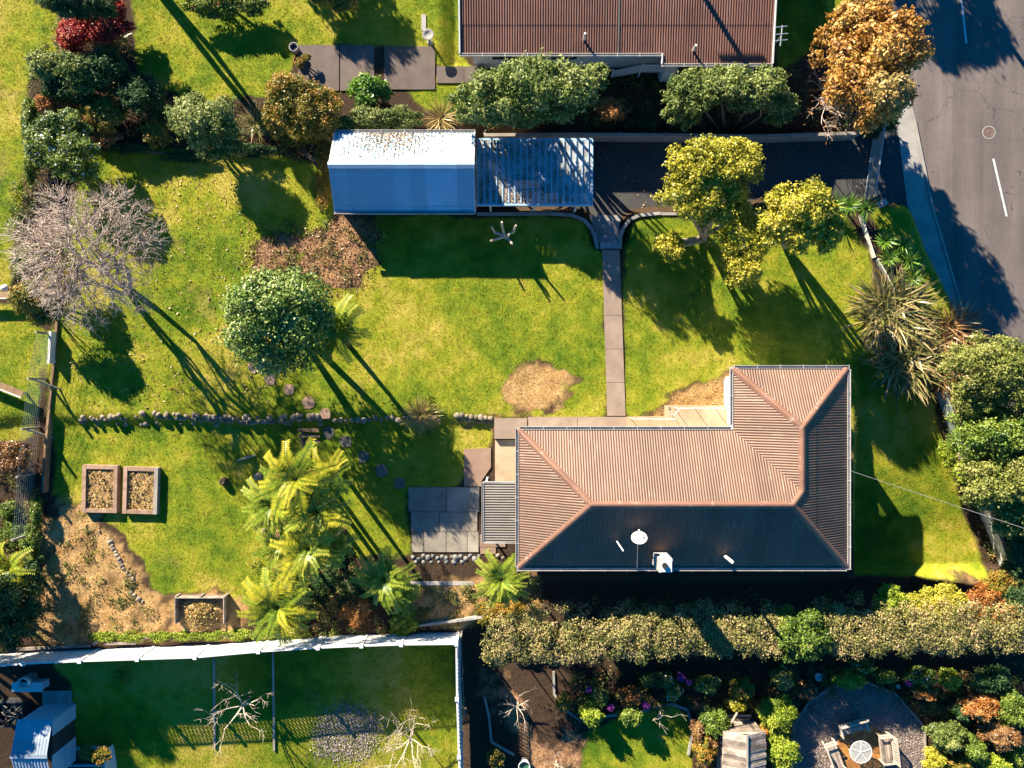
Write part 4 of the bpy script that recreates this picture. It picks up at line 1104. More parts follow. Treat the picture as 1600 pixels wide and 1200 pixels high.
# long board retaining fence between the drive and the neighbour
fe = thing('board_fence', 'long grey timber board fence along the top of the drive', 'fence', P(745, 212, -1))
FP = [(757, 211), (900, 210), (1040, 211), (1180, 213), (1345, 208)]
for i in range(len(FP) - 1):
    p, q = P(*FP[i], .1), P(*FP[i + 1], .1); nseg = 2
    for s in range(nseg):
        u, v = p.lerp(q, s / nseg), p.lerp(q, (s + 1) / nseg); d = (v - u).normalized() * .01
        for k in range(5): MB().bar(u + d + Vector((0, 0, -.12 - .235 * k)), v - d + Vector((0, 0, -.12 - .235 * k)), .05, .225).build('board', M['timber_grey'], fe)
        MB().bar(u + Vector((0, .08, -1.2)), u + Vector((0, .08, .0)), .1, .1, (0, 1, 0)).build('post', M['timber_grey'], fe)
    MB().bar(p + Vector((0, 0, .02)), q + Vector((0, 0, .02)), .16, .04).build('capping', M['timber_grey'], fe)

# ------------------------------------------------------------------ the neighbour's house at the top
nh = thing('neighbour_house', 'neighbouring house with dark red brown ribbed roof and white gutters', 'house', P(960, 40, -.5))
nz0 = 2.15; a = P(719, 85, nz0); b_ = P(1034, 82, nz0); c = P(1206, 100, nz0); nt_ = math.tan(R(9)); run = 6.5
ye = c.y
def nlo(u): return (a.y - ye) if u < b_.x - a.x else 0.0
corrugated('roof_slope', M['roof_top'], nh, Vector((a.x, ye, 0)), (1, 0, 0), (0, 1, 0), c.x - a.x, nlo, lambda u: run, nz0, nt_, lap=1.9, wave=.125, amp=.017)
corrugated('roof_slope', M['roof_top'], nh, Vector((a.x, ye + 2 * run, 0)), (1, 0, 0), (0, -1, 0), c.x - a.x, zero, lambda u: run, nz0, nt_, wave=.125, amp=.017)
zl = nz0 + (a.y - ye) * nt_
gutter_run(nh, (a.x, a.y - .06, zl), (b_.x, a.y - .06, zl), .12, .1); gutter_run(nh, (b_.x, ye - .06, nz0), (c.x, ye - .06, nz0), .12, .1)
MB().bar((b_.x, ye, nz0 + .02), (b_.x, a.y, zl + .02), .06, .14).build('barge_board', M['white_paint'], nh)
for xx, y_ in ((a.x - .02, a.y), (c.x + .02, ye)): MB().bar((xx, y_, nz0 + (y_ - ye) * nt_ + .01), (xx, ye + run, nz0 + run * nt_ + .01), .07, .16).build('barge_board', M['white_paint'], nh)
xs = P(966, 0, 2.3).x; MB().bar((xs, a.y, zl + .035), (xs, ye + run, nz0 + run * nt_ + .035), .07, .02).build('roof_flashing', M['roof_grey'], nh)
wy = a.y + .55
for p, q in (((a.x + .6, wy), (b_.x + .4, wy)), ((b_.x + .4, ye + .3), (c.x - .5, ye + .3)), ((a.x + .6, wy), (a.x + .6, ye + 2 * run - .5)), ((c.x - .5, ye + .37), (c.x - .5, ye + 2 * run - .5)), ((a.x + .6, ye + 2 * run - .5), (c.x - .5, ye + 2 * run - .5)), ((b_.x + .4, ye + .37), (b_.x + .4, wy - .07))):
    MB().bar((*p, .7), (*q, .7), .14, 2.7).build('wall', M['pale_wall'], nh)
for x in (a.x + 2.2, a.x + 5.2): window(nh, (x, wy - .07), 1.4, 1.1, (0, -1), 1.1)
for x in (b_.x + 1.6, b_.x + 4.0): window(nh, (x, ye + .22), 1.3, 1.1, (0, -1), 1.1)
p = P(913, 58, 2.6); MB().tube([(p.x, p.y, 2.3), (p.x, p.y, 3.0)], .06, 8).build('vent_pipe', M['white_paint'], nh)
p = P(1084, 77, 2.4); MB().tube([(p.x, p.y, 2.2), (p.x, p.y, 2.85)], .06, 8).build('vent_pipe', M['off_white'], nh)
dk = thing('porch_deck', 'small shaded timber deck with slanting stair rails under the dark red eave', 'deck', P(1000, 108, -.5))
p, q = P(1000, 100, .1), P(1046, 114, .1)
for k in range(5):
    y_ = p.y + (q.y - p.y) * (k + .5) / 5; MB().box(((p.x + q.x) / 2, y_, .1), (q.x - p.x, abs(q.y - p.y) / 5 - .015, .05)).build('board', M['timber_grey'], dk)
for k in range(5):
    xx = p.x - .28 * (k + .5); MB().box((xx, (p.y + q.y) / 2, .05 - .12 * (k + 1)), (.29, abs(q.y - p.y) - .1, .05)).build('step', M['timber_grey'], dk)
for k in range(4): 
    zz = .35 + .22 * k; MB().bar((p.x, q.y, zz), (q.x, q.y, zz), .04, .09).build('rail', M['white_paint'], dk); MB().bar((p.x - 1.45, q.y, zz - .75), (p.x, q.y, zz), .04, .07).build('rail', M['white_paint'], dk)
for xx in (p.x, q.x, p.x - 1.4): MB().bar((xx, q.y + .05, -.6), (xx, q.y + .05, 1.1 if xx > p.x - 1 else .4), .08, .08).build('post', M['white_paint'], dk)
an = thing('tv_antenna', 'pale metal television antenna beside the dark red roof', 'antenna', P(1214, 70, -.5))
p = P(1216, 62, 2.6); MB().tube([(p.x, p.y, -.6), (p.x, p.y, 3.0)], .03, 6).build('mast', M['galv'], an)
MB().tube([(p.x - .05, p.y - .5, 3.0), (p.x + .05, p.y + .5, 3.0)], .03, 6).build('boom', M['galv'], an)
for d in (-.25, .05, .4): MB().tube([(p.x - .32 + .1 * abs(d), p.y + d, 3.02), (p.x + .32 - .1 * abs(d), p.y + d + .05, 3.02)], .018, 5).build('element', M['galv'], an)

# ------------------------------------------------------------------ white fence of the neighbour below
wf = thing('white_fence', 'tall white painted fence with lattice top round the lower lawn', 'fence', P(400, 1012, -1.1))
wz = 1.25; lz = .45
WF = [(-60, 1046), (37, 1037), (125, 1033), (215, 1030), (305, 1027), (404, 1018), (497, 1012), (565, 1009), (627, 1007), (713, 1006), (714, 1092), (717, 1182), (719, 1262)]
def lattice(u, v, parent):
    L = (v - u).length; d = (v - u).normalized(); mb = MB(); stp = .2; h = lz; nrm = d.cross(Vector((0, 0, 1)))
    k = -h
    while k < L:
        for sgn, off in ((1, .006), (-1, -.006)):
            a0 = (k, 0.0) if sgn > 0 else (k, h); a1 = (k + h, h) if sgn > 0 else (k + h, 0.0)
            (s0, t0), (s1, t1) = a0, a1
            if s0 < 0: f = -s0 / (s1 - s0); s0, t0 = 0, t0 + (t1 - t0) * f
            if s1 > L: f = (L - s0) / (s1 - s0); s1, t1 = L, t0 + (t1 - t0) * f
            if s1 - s0 > .03: mb.bar(u + d * s0 + nrm * off + Vector((0, 0, t0)), u + d * s1 + nrm * off + Vector((0, 0, t1)), .012, .055, (0, 0, 1))
        k += stp
    return mb.build('lattice', M['white_paint'], parent)
for i, (a, b_) in enumerate(zip(WF[:-1], WF[1:])):
    p, q = P(*a, wz), P(*b_, wz); base = -1.3; d = (q - p).normalized() * .07
    u, v = p + d, q - d; L = (v - u).length
    pan = MB(); pan.bar(Vector((u.x, u.y, (base + wz - lz - .1) / 2)), Vector((v.x, v.y, (base + wz - lz - .1) / 2)), .03, wz - lz - .1 - base); pn = pan.build('panel', M['white_paint'], wf)
    MB().bar(Vector((u.x, u.y, wz - lz - .06)), Vector((v.x, v.y, wz - lz - .06)), .07, .07).build('rail', M['white_paint'], wf)
    MB().bar(Vector((u.x, u.y, wz - .0)), Vector((v.x, v.y, wz - .0)), .08, .05).build('rail', M['white_paint'], wf)
    MB().bar(Vector((u.x, u.y, base + .2)), Vector((v.x, v.y, base + .2)), .07, .07).build('rail', M['white_paint'], wf)
    lattice(Vector((u.x, u.y, wz - lz - .03)), Vector((v.x, v.y, wz - lz - .03)), wf)
for a in WF:
    p = P(*a, wz); MB().box((p.x, p.y, (wz + .04 - 1.3) / 2), (.13, .13, wz + .04 + 1.3)).build('post', M['white_paint'], wf)
    MB().box((p.x, p.y, wz + .07), (.19, .19, .05)).build('post_cap', M['white_paint'], wf)
for a, b_, lab in (((335, 1028), (336, 1168), 'thin grey timber rail lying across the shaded lawn, left of two'), ((427, 1018), (429, 1172), 'thin grey timber rail lying across the shaded lawn, right of two')):
    MB().bar(G(*a) + Vector((0, 0, .06)), G(*b_) + Vector((0, 0, .06)), .1, .08).solo('lawn_edging', M['timber_grey'], lab, 'edging', 'rails across the lower lawn')

# ------------------------------------------------------------------ garden furniture and small structures
def raised_bed(label, x0, y0, x1, y1, rz, seed):
    zt = 0.0; c = P((x0 + x1) / 2, (y0 + y1) / 2, zt); w = (x1 - x0) / PXM * 1.0; d = (y1 - y0) / PXM * 1.0
    t = thing('raised_bed', label, 'garden bed', (c.x, c.y, -.42), 'raised vegetable beds', rz)
    t_o = Vector((c.x, c.y, -.55)); 
    def loc(mb, name, mat): 
        o = put(name, mb.mesh(name, mat), t); return o
    h = .42; bw = .2
    for s in (-1, 1):
        loc(MB().box((s * (w / 2 - bw / 2), 0, h / 2 + .012), (bw, d, h)), 'sleeper', M['timber_bed'] if s < 0 or seed == 1 else M['timber_grey'])
        loc(MB().box((0, s * (d / 2 - bw / 2), h / 2), (w - 2 * bw - .01, bw, h)), 'sleeper', M['timber_bed'])
    rg = np.random.RandomState(seed); n = 9; xs = np.linspace(-w / 2 + bw, w / 2 - bw, n); ys = np.linspace(-d / 2 + bw, d / 2 - bw, n + 4)
    Vv = np.array([(x, y, h - .12 + rg.uniform(-.05, .07)) for y in ys for x in xs]); I = np.arange(len(Vv)).reshape(len(ys), n)
    Ff = np.stack([I[:-1, :-1].ravel(), I[:-1, 1:].ravel(), I[1:, 1:].ravel(), I[1:, :-1].ravel()], 1)
    put('soil', npmesh('soil', Vv, Ff, M['straw_soil'], smooth=True), t)
    X = rg.uniform(-w / 2 + bw, w / 2 - bw, 420); Y = rg.uniform(-d / 2 + bw, d / 2 - bw, 420)
    Vv, Ff, Aa = chips(X, Y, np.full(420, h - .06), .12, seed, .9)
    o = put('dry_straw', npmesh('dry_straw', Vv, Ff, M['lf_straw'], Aa), t); o['kind'] = 'stuff'
M['timber_bed'] = surf('timber_sleeper', (.15, .085, .05), (.30, .19, .125), 2.5, .9, c2=(.40, .28, .2), fine=30, objvar=.15)
M['straw_soil'] = surf('straw_soil', (.2, .11, .045), (.42, .28, .12), 5, .95, fine=25, bs=1, bd=.03)
raised_bed('timber raised bed full of straw, left of the pair by the wire fence', 128, 727, 183, 801, -.02, 1)
raised_bed('timber raised bed with one pale side, right of the pair', 192, 730, 246, 803, -.03, 2)

cb = thing('compost_bin', 'open fronted timber compost bin heaped with brown clippings', 'compost bin', P(312, 960, -.55))
a, b_ = P(274, 933, .15), P(350, 938, .15); zt = .2
for k in range(4):
    z = -.38 + .17 * k
    MB().bar((a.x, a.y - .03, z), (b_.x, a.y - .03, z), .04, .16).build('board', M['timber_old'], cb)
    for x in (a.x, b_.x): MB().bar((x, a.y - .06, z), (x, a.y - 1.35, z), .04, .16).build('board', M['timber_old'], cb)
for x in (a.x, (a.x + b_.x) / 2, b_.x): MB().box((x + .04, a.y + .03, -.2), (.09, .08, .8)).build('post', M['timber_grey'], cb)
for x in (a.x, b_.x): MB().box((x + .03, a.y - 1.36, -.25), (.07, .07, .7)).build('post', M['timber_grey'], cb)
rg = np.random.RandomState(4); nn = 14; xs = np.linspace(a.x + .06, b_.x - .06, nn); ys = np.linspace(a.y - 1.9, a.y - .08, nn)
Vv = np.array([(x, y, -.33 + .45 * math.exp(-((x - (a.x + b_.x) / 2) ** 2) / .9 - ((y - a.y + .8) ** 2) / .7) + rg.uniform(0, .08)) for y in ys for x in xs]); I = np.arange(nn * nn).reshape(nn, nn)
put('compost_heap', npmesh('compost_heap', Vv - np.array(ORG[cb.name]), np.stack([I[:-1, :-1].ravel(), I[:-1, 1:].ravel(), I[1:, 1:].ravel(), I[1:, :-1].ravel()], 1), M['straw_soil'], smooth=True), cb)
X = rg.normal((a.x + b_.x) / 2, .5, 700); Y = rg.normal(a.y - .9, .45, 700); k_ = (X > a.x + .05) & (X < b_.x - .05) & (Y < a.y - .1); X, Y = X[k_], Y[k_]
Vv, Ff, Aa = chips(X, Y, -.25 + .45 * np.exp(-((X - (a.x + b_.x) / 2) ** 2) / .9 - ((Y - a.y + .8) ** 2) / .7), .17, 9, .9)
o = put('clippings', npmesh('clippings', Vv - np.array(ORG[cb.name]), Ff, M['lf_straw'], Aa), cb); o['kind'] = 'stuff'

p = G(351, 752); MB().lathe(p, [(.26, -.1), (.22, .1), (.19, .3), (.12, .36), (0, .33)], 11).solo('tree_stump', M['bark_fern'], 'small dark tree stump standing in the lower lawn', 'stump')
p = G(385, 716); MB().tube([p + Vector((-.45, -.12, .06)), p + Vector((0, .03, .1)), p + Vector((.5, .16, .06))], [.05, .07, .04], 7).solo('fallen_branch', M['bark_pale'], 'short grey fallen branch on the lower lawn near the tree ferns', 'branch')
for i, (a, b, s, lab) in enumerate(((405, 744, .55, 'lone pale grey boulder at the left of the tree ferns'), (412, 830, .4, 'reddish stone half hidden under the tree ferns'), (155, 830, .14, 'small white stone lying on the straw plot'))):
    p = G(a, b); o = put('boulder', STONES[i], None, p + Vector((0, 0, s * .2)), (0, 0, i), (s, s * .8, s * .6)); tag(o, lab, 'stone')

# dry stone edging between the two lawns
rg = random.Random(3)
sw = thing('stone_edging', 'long row of fieldstones edging the step between upper and lower lawn', 'stone wall', P(300, 655, -.4))
pts = []
for px in np.arange(128, 505, 6.2):
    if rg.random() < .93: pts.append(P(px, 655 + 4 * math.sin(px * .02) + rg.uniform(-2, 2), -.2) + Vector((0, 0, -.06)))
    if rg.random() < .6: pts.append(P(px + 3, 650 + 3 * math.sin(px * .02) + rg.uniform(-2, 2), -.02))
    if rg.random() < .4: pts.append(P(px + 2, 661 + rg.uniform(-2, 2), -.4))
for px in np.arange(515, 690, 9):
    pts.append(P(px, 655 + rg.uniform(-3, 3), -.15))
stones(sw, [q + Vector((0, 0, .1)) for q in pts], .27, 5, STONES, .8)
s2 = thing('stone_edging', 'neat double row of pale river stones at the end of the house path', 'stone wall', P(740, 655, -.4))
pts = []
for px in np.arange(714, 771, 7.5): pts += [P(px, 649 + (px - 714) * .09, -.02), P(px + 3, 655 + (px - 714) * .09, -.2), P(px + 5, 660 + (px - 714) * .07, -.38)]
stones(s2, pts, .28, 6)
s3 = thing('stone_edging', 'row of blue grey river stones along the lower edge of the patio', 'stone wall', P(700, 872, -.5))
stones(s3, [P(646 + 7.4 * k + rg.uniform(-1, 1), 869 + 4 * (k % 2) + rg.uniform(-1.5, 1.5), -.3) for k in range(15)] + [P(650 + 12 * k, 878, -.32) for k in range(7)], .26, 7, STONES_B)
s4 = thing('stone_edging', 'broken curving line of stones across the straw vegetable plot', 'stone wall', P(200, 880, -.5))
stones(s4, [P(170 + 2.6 * k + 6 * math.sin(k * .7) * (k > 8), 842 + 5.2 * k, -.29) for k in range(20)], .24, 8)
s5 = thing('stone_edging', 'few pale stones on bare soil under the corner of the house', 'stone wall', P(790, 870, -.5))
stones(s5, [P(778, 868, -.28), P(786, 872, -.28), P(795, 880, -.28), P(801, 886, -.3), P(770, 872, -.28)], .26, 9)

# timber steps between the lawns under the ferns
ts = thing('timber_steps', 'shaded timber sleeper steps cut into the stone edging', 'steps', P(480, 680, -.5))
for k in range(4): MB().box(P(482 + 1.5 * k, 672 + 9 * k, -.1 - .12 * k), (1.1, .16, .14)).build('sleeper', M['timber_brown'], ts)
MB().bar(P(473, 668, -.2), P(473, 702, -.4), .12, .2).build('side_rail', M['timber_brown'], ts)

# wire fence on the left boundary
lf = thing('wire_fence', 'green wire mesh fence with timber posts along the left boundary', 'fence', G(70, 640))
LP = [(84, 522), (72, 592), (62, 668), (55, 740), (48, 835)]
tops = []
for i, (a, b) in enumerate(LP):
    g = G(a, b); tp = g + Vector((0, 0, 1.45)); tops.append((g, tp)); MB().bar(g - Vector((0, 0, .2)), tp, .1, .1).build('post', M['timber_grey'], lf)
    if i in (1, 2): MB().bar(g + Vector((.75, -.55, -.05)), tp - Vector((0, 0, .3)), .07, .07).build('brace', M['timber_grey'], lf)
for (g0, t0), (g1, t1) in zip(tops[:-1], tops[1:]):
    mb = MB()
    for k in range(9): 
        f = (k + .5) / 9; mb.tube([g0.lerp(t0, f), g1.lerp(t1, f)], .007, 4, False)
    n = int((g1 - g0).length / .16)
    for k in range(1, n): mb.tube([g0.lerp(g1, k / n), t0.lerp(t1, k / n)], .005, 3, False)
    mb.build('mesh_panel', M['wire'], lf)
wall_run([(88, 500), (84, 560), (76, 640), (70, 700), (66, 770)], .12, -.6, .12, M['timber_brown'], 'timber_edging', 'low brown timber edging along the foot of the wire fence', 'edging', 'sleeper')
MB().bar(P(83, 518, .3), P(80, 568, .3), .12, .5).solo('timber_board', M['off_white'], 'pale weathered board standing on edge beside the bare tree', 'board')
wall_run([(100, 5), (98, 45), (93, 88)], .12, -.2, .35, M['timber_brown'], 'timber_edging', 'dark timber edging left of the red bush', 'edging', 'sleeper')
# timber edging above the white fence
tb = thing('timber_edging', 'low weathered timber edging behind the white fence', 'edging', P(150, 1008, -.6))
for a, b in (((30, 1013), (145, 1007)), ((148, 1005), (160, 998)), ((165, 1004), (215, 1003)), ((216, 1001), (232, 994))): MB().bar(P(*a, -.4), P(*b, -.4), .14, .4).build('sleeper', M['timber_old'], tb)
MB().bar(P(655, 976, -.3), P(757, 962, -.3), .12, .5).solo('timber_edging', M['concrete_grey'], 'thin pale wall edging above the corner of the white fence', 'edging')
gp = thing('garden_post', 'weathered timber posts and wire rail beside the corner of the white fence', 'post', P(724, 990, -1))
for (a, b) in ((722, 985), (724, 1043), (727, 1107)): 
    q = G(a, b); MB().bar(q - Vector((0, 0, .1)), q + Vector((0, 0, .9)), .09, .09).build('post', M['timber_grey'], gp)
MB().tube([G(722, 985) + Vector((0, 0, .8)), G(727, 1107) + Vector((0, 0, .8))], .02, 5).build('rail', M['timber_grey'], gp)

# right boundary fence and the low boards along the verge
rf = thing('board_fence', 'weathered board fence with green and white boards below the right hand trees', 'fence', G(1500, 720))
RP = [(1462, 612), (1478, 660), (1492, 700), (1508, 742), (1530, 800), (1546, 842), (1562, 884)]
for i, (a, b_) in enumerate(zip(RP[:-1], RP[1:])):
    p, q = G(*a), G(*b_); z = (p.z + q.z) / 2; p.z = q.z = z
    mt = (M['wire'], M['wire'], M['timber_old'], M['timber_grey'], M['white_paint'], M['white_paint'])[i]
    for k in range(4): MB().bar(p + Vector((0, 0, .14 + .24 * k)), q + Vector((0, 0, .14 + .24 * k)), .04, .225).build('board', mt, rf)
    MB().bar(p - Vector((-.06, 0, .1)), p + Vector((.06, 0, 1.1)), .1, .1).build('post', M['timber_brown'], rf)
    MB().bar(p + Vector((.1, 0, 1.0)), q + Vector((.1, 0, 1.0)), .07, .1).build('rail', M['timber_brown'], rf)
vf = thing('board_fence', 'low pale boards edging the verge beside the yucca plants', 'fence', G(1360, 360))
for a, b_ in (((1347, 335), (1358, 372)), ((1358, 372), (1368, 402)), ((1372, 405), (1388, 432)), ((1388, 432), (1400, 455))):
    p, q = P(*a, .35), P(*b_, .35); p.z = q.z = .1; MB().bar(p, q, .05, .5).build('board', M['off_white'], vf)
    MB().bar(p + Vector((.05, 0, -.3)), p + Vector((.05, 0, .3)), .08, .08).build('post', M['timber_grey'], vf)

# gate at the drive
gt_ = thing('mesh_gate', 'wide silver wire mesh gate standing across the drive mouth', 'gate', P(1355, 262, -1))
p, q = P(1350, 312, -.95), P(1364, 212, -.95); H_ = 1.25; fr = MB()
for a, b_ in ((p, q),):
    fr.tube([a + Vector((0, 0, .08)), b_ + Vector((0, 0, .08))], .025, 6); fr.tube([a + Vector((0, 0, H_)), b_ + Vector((0, 0, H_))], .03, 6)
    for k in range(3): fr.tube([a.lerp(b_, k / 2) + Vector((0, 0, .08)), a.lerp(b_, k / 2) + Vector((0, 0, H_))], .025, 6)
fr.build('frame', M['galv'], gt_)
mb = MB()
for k in range(1, 30): mb.tube([p.lerp(q, k / 30) + Vector((0, 0, .08)), p.lerp(q, k / 30) + Vector((0, 0, H_))], .006, 3, False)
for k in range(1, 10): mb.tube([p + Vector((0, 0, .08 + (H_ - .08) * k / 10)), q + Vector((0, 0, .08 + (H_ - .08) * k / 10))], .006, 3, False)
mb.build('mesh_panel', M['galv'], gt_)
for e in (p - (q - p).normalized() * .1, q + (q - p).normalized() * .1): MB().bar(e - Vector((0, 0, .1)), e + Vector((0, 0, 1.4)), .11, .11).build('post', M['timber_grey'], gt_)
mbx = thing('letterbox', 'small pale letterbox on a post beside the yucca and gate', 'letterbox', G(1372, 322))
q = P(1376, 319, -.1); MB().bar(q - Vector((0, 0, .9)), q, .08, .08).build('post', M['timber_grey'], mbx)
MB().box(q + Vector((0, 0, .1)), (.46, .3, .22), .5).build('box', M['off_white'], mbx); MB().box(q + Vector((0, 0, .225)), (.5, .36, .03), .5).build('lid', surf('letterbox_lid', (.42, .2, .17), (.6, .42, .38), 6, .6), mbx)

# pots, bird bath by the neighbour's slabs
def pot(label, px, py, r, h, mat, fill, name='pot', group=None, wall=.04):
    c = G(px, py); t = thing(name, label, 'pot', c, group)
    MB().lathe(c, [(0, 0), (r * .75, 0), (r, h), (r - wall, h), (r * .72 - wall, .05), (0, .05)], 18).build('body', mat, t, True)
    MB().lathe(c, [(r - wall - .005, h * .75), (0, h * .75 + .02)], 18).build('fill', fill, t)
    return t
pot('large round grey pot at the left end of the neighbouring slab path', 463, 80, .24, .5, M['concrete_grey'], M['black'])
pot('small terracotta pot with plants beside the slab path', 467, 98, .2, .35, M['pot_rust'], M['mulch'])
pot('big pale round tub of green water at the bottom of the mulch garden', 819, 1190, .33, .6, M['off_white'], M['water_green'], 'water_tub')
pot('small white round pot under the long hedge', 1276, 1055, .2, .3, M['white_paint'], M['blue_paint'])
pot('tiny white pot at the edge of the gravel patio', 1401, 1071, .1, .2, M['white_paint'], M['mulch'])
pot('white rounded urn on the right edge of the gravel patio', 1455, 1135, .2, .4, M['off_white'], M['mulch'])
bb_ = thing('bird_bath', 'round stone bird bath on a pedestal in the neighbouring lawn', 'bird bath', G(672, 67))
c = G(672, 67); MB().lathe(c, [(.16, 0), (.16, .06), (.08, .12), (.07, .7), (.1, .8)], 12).build('pedestal', M['concrete_grey'], bb_, True)
MB().lathe(c, [(.06, .78), (.2, .82), (.3, .92), (.27, .93), (.18, .87), (0, .85)], 18).build('basin', M['concrete_grey'], bb_, True)
slabs('stepping_slab', [rect(658, 22, 666, 48)], .05, M['concrete_grey'], .05)

# benches of the left neighbour
def plank_seat(label, a, b_, z):
    p, q = P(*a, z), P(*b_, z); g = zg(min(max(q.x, -31), 31), q.y); t = thing('garden_bench', label, 'bench', (p.x, p.y, g)); d = (q - p).normalized(); s = d.cross(Vector((0, 0, 1)))
    MB().bar(p, q, .3, .06).build('seat', M['timber_brown'], t); MB().bar(p + s * .19, q + s * .19, .05, .18).build('apron', M['white_paint'], t)
    for e in (p + d * .3, q - d * .2): MB().bar(Vector((e.x, e.y, g - .1)), e - Vector((0, 0, .03)), .09, .09).build('leg', M['white_paint'], t)
plank_seat('long white edged plank bench at the left edge of the lawn', (-40, 586), (36, 616), .5)
plank_seat('short white edged plank bench half hidden by the shrub at left edge', (-40, 462), (22, 460), .5)
MB().lathe(P(12, 451, .1), [(0, 0), (.16, 0), (.2, .2), (.15, .35), (0, .4)], 12).solo('white_urn', M['white_paint'], 'small rounded white urn behind the short plank bench', 'urn', smooth=True)

# shed corner of the lower left garden
low_begin(-.5)
sh = thing('garden_shed', 'small pale blue weatherboard shed with streaked peeling roof', 'shed', P(80, 1165, -1.1))
z = 1.05; a, b_ = P(27, 1124, z), P(83, 1224, z); ym = (a.y + b_.y) / 2; hh = (a.y - b_.y) / 2
for yy, vd in ((a.y, (0, -1, 0)), (b_.y, (0, 1, 0))): corrugated('roof_slope', M['roof_blue'], sh, Vector((a.x, yy, 0)), (1, 0, 0), vd, b_.x - a.x, zero, lambda u: hh, z, .3, wave=.16, amp=.012)
MB().bar((a.x - .02, ym, z + hh * .3 + .02), (b_.x + .02, ym, z + hh * .3 + .02), .2, .03).build('ridge_cap', M['roof_blue'], sh)
for k in range(11):
    zz = -1.05 + .185 * k; tl = Matrix.Rotation(.12, 3, 'Y')
    MB().bar((b_.x - .1, a.y - .12, zz + .09), (b_.x - .1, a.y - .9, zz + .09), .03, .18).build('weatherboard', M['blue_paint'], sh)  # boards carry the blue of their shade in the paint
    MB().bar((b_.x - .1, b_.y + .1, zz + .09), (b_.x - .1, a.y - 1.9, zz + .09), .03, .18).build('weatherboard', M['blue_paint'], sh)
    MB().bar((a.x + .1, a.y - .1, zz + .09), (b_.x - .12, a.y - .1, zz + .09), .03, .18).build('weatherboard', M['blue_paint'], sh)
    MB().bar((a.x + .1, a.y - .12, zz + .09), (a.x + .1, b_.y + .1, zz + .09), .03, .18).build('weatherboard', M['blue_paint'], sh)
MB().bar((b_.x - .16, a.y - .9, -.1), (b_.x - .16, a.y - 1.9, -.1), .03, 2.0).build('door', M['dark_metal'], sh)
slabs('shed_paving', [rect(66, 1079, 84, 1101), rect(84, 1079, 104, 1101), rect(104, 1079, 112, 1170), rect(36, 1042, 68, 1066)], -1.0, M['concrete_grey'])
c = G(52, 1058); t = thing('drum', 'open dark metal drum standing behind the white fence corner', 'drum', c)
MB().lathe(c, [(.3, 0), (.31, .45), (.3, .9), (.27, .9), (.27, .1), (0, .1)], 20).build('body', M['galv'], t, True); MB().lathe(c, [(.27, .5), (0, .5)], 20).build('fill', M['black'], t)
c = P(40, 1076, -.3); t = thing('white_cabinet', 'flat white topped box between the drum and the branch heap', 'box', (c.x, c.y, -1.1)); MB().box((c.x + .1, c.y + .1, -.7), (1.5, .4, .8)).build('body', M['blue_paint'], t); MB().box((c.x + .1, c.y + .1, -.27), (1.6, .5, .07)).build('lid', M['white_paint'], t)
c = G(28, 1108); t = thing('branch_bin', 'dark open bin heaped with cut branches beside the blue shed', 'bin', c)
for dx, dy, sx, sy in ((-.7, 0, .05, 1.3), (.7, 0, .05, 1.3), (0, .65, 1.35, .05), (0, -.65, 1.35, .05)): MB().box(c + Vector((dx, dy, .35)), (sx, sy, .7)).build('side_board', M['dark_metal'], t)
mb = MB(); rg = random.Random(6)
for k in range(60):
    e = c + Vector((rg.uniform(-.55, .55), rg.uniform(-.5, .5), rg.uniform(.3, .65))); an = rg.uniform(0, 6.28); mb.tube([e, e + Vector((math.cos(an) * .4, math.sin(an) * .4, rg.uniform(-.05, .15)))], [.02, .008], 4)
mb.build('branch', M['bark_pale'], t)
c = G(140, 1178); t = thing('planter_box', 'long planter box with leafy plants right of the blue shed', 'planter', c)
for s in (-1, 1): MB().box(c + Vector((0, s * .45, .2)), (2.0, .08, .4)).build('side_board', M['blue_paint'], t); MB().box(c + Vector((s * 1.0, 0, .2)), (.08, .8, .4)).build('end_board', M['blue_paint'], t)
MB().box(c + Vector((0, 0, .12)), (1.9, .8, .24)).build('soil', M['mulch'], t)
c = G(176, 1180); t = thing('white_screen', 'upright pale panel screen right of the planter box', 'screen', c); MB().box(c + Vector((.15, -.2, .5)), (.06, 1.7, 1.0), .12).build('panel', M['white_paint'], t); MB().box(c + Vector((.15, -.2, 1.02)), (.1, 1.75, .05), .12).build('rail', M['white_paint'], t)
pot('round open pot beside the white screen at the bottom edge', 168, 1190, .18, .4, M['concrete_grey'], M['black'])

low_end()

# ------------------------------------------------------------------ gravel patio with table and benches
low_begin(-.6)
GPATIO = [(1238, 1135), (1262, 1098), (1296, 1074), (1345, 1062), (1398, 1083), (1444, 1135), (1447, 1260), (1232, 1260)]
gravel = surf('gravel', (.14, .105, .09), (.26, .2, .17), 3, .9, fine=30, bs=1.0, bd=.03)
sheet('gravel_patio', GPATIO, -.95, gravel, .2)
q = [tuple(P(a, b, -.95)[:2]) for a, b in GPATIO]; rg = np.random.RandomState(8)
X = rg.uniform(14, 22.5, 14000); Y = rg.uniform(-21, -15, 14000); k_ = inside(q, X, Y); X, Y = X[k_], Y[k_]
M['pebble'] = leafmat('pebble', [(.10, .085, .08), (.2, .16, .14), (.32, .26, .22), (.45, .38, .33)], .8, 0)
Vv, Ff, Aa = chips(X, Y, np.full(len(X), -.93), .085, 12, .9)
o = put('gravel', npmesh('gravel', Vv, Ff, M['pebble'], Aa)); tag(o, 'loose pale gravel covering the patio round the glass table', 'gravel', kind='stuff')
ed = thing('patio_edging', 'thin timber edging boards round the gravel patio', 'edging', P(1345, 1062, -1))
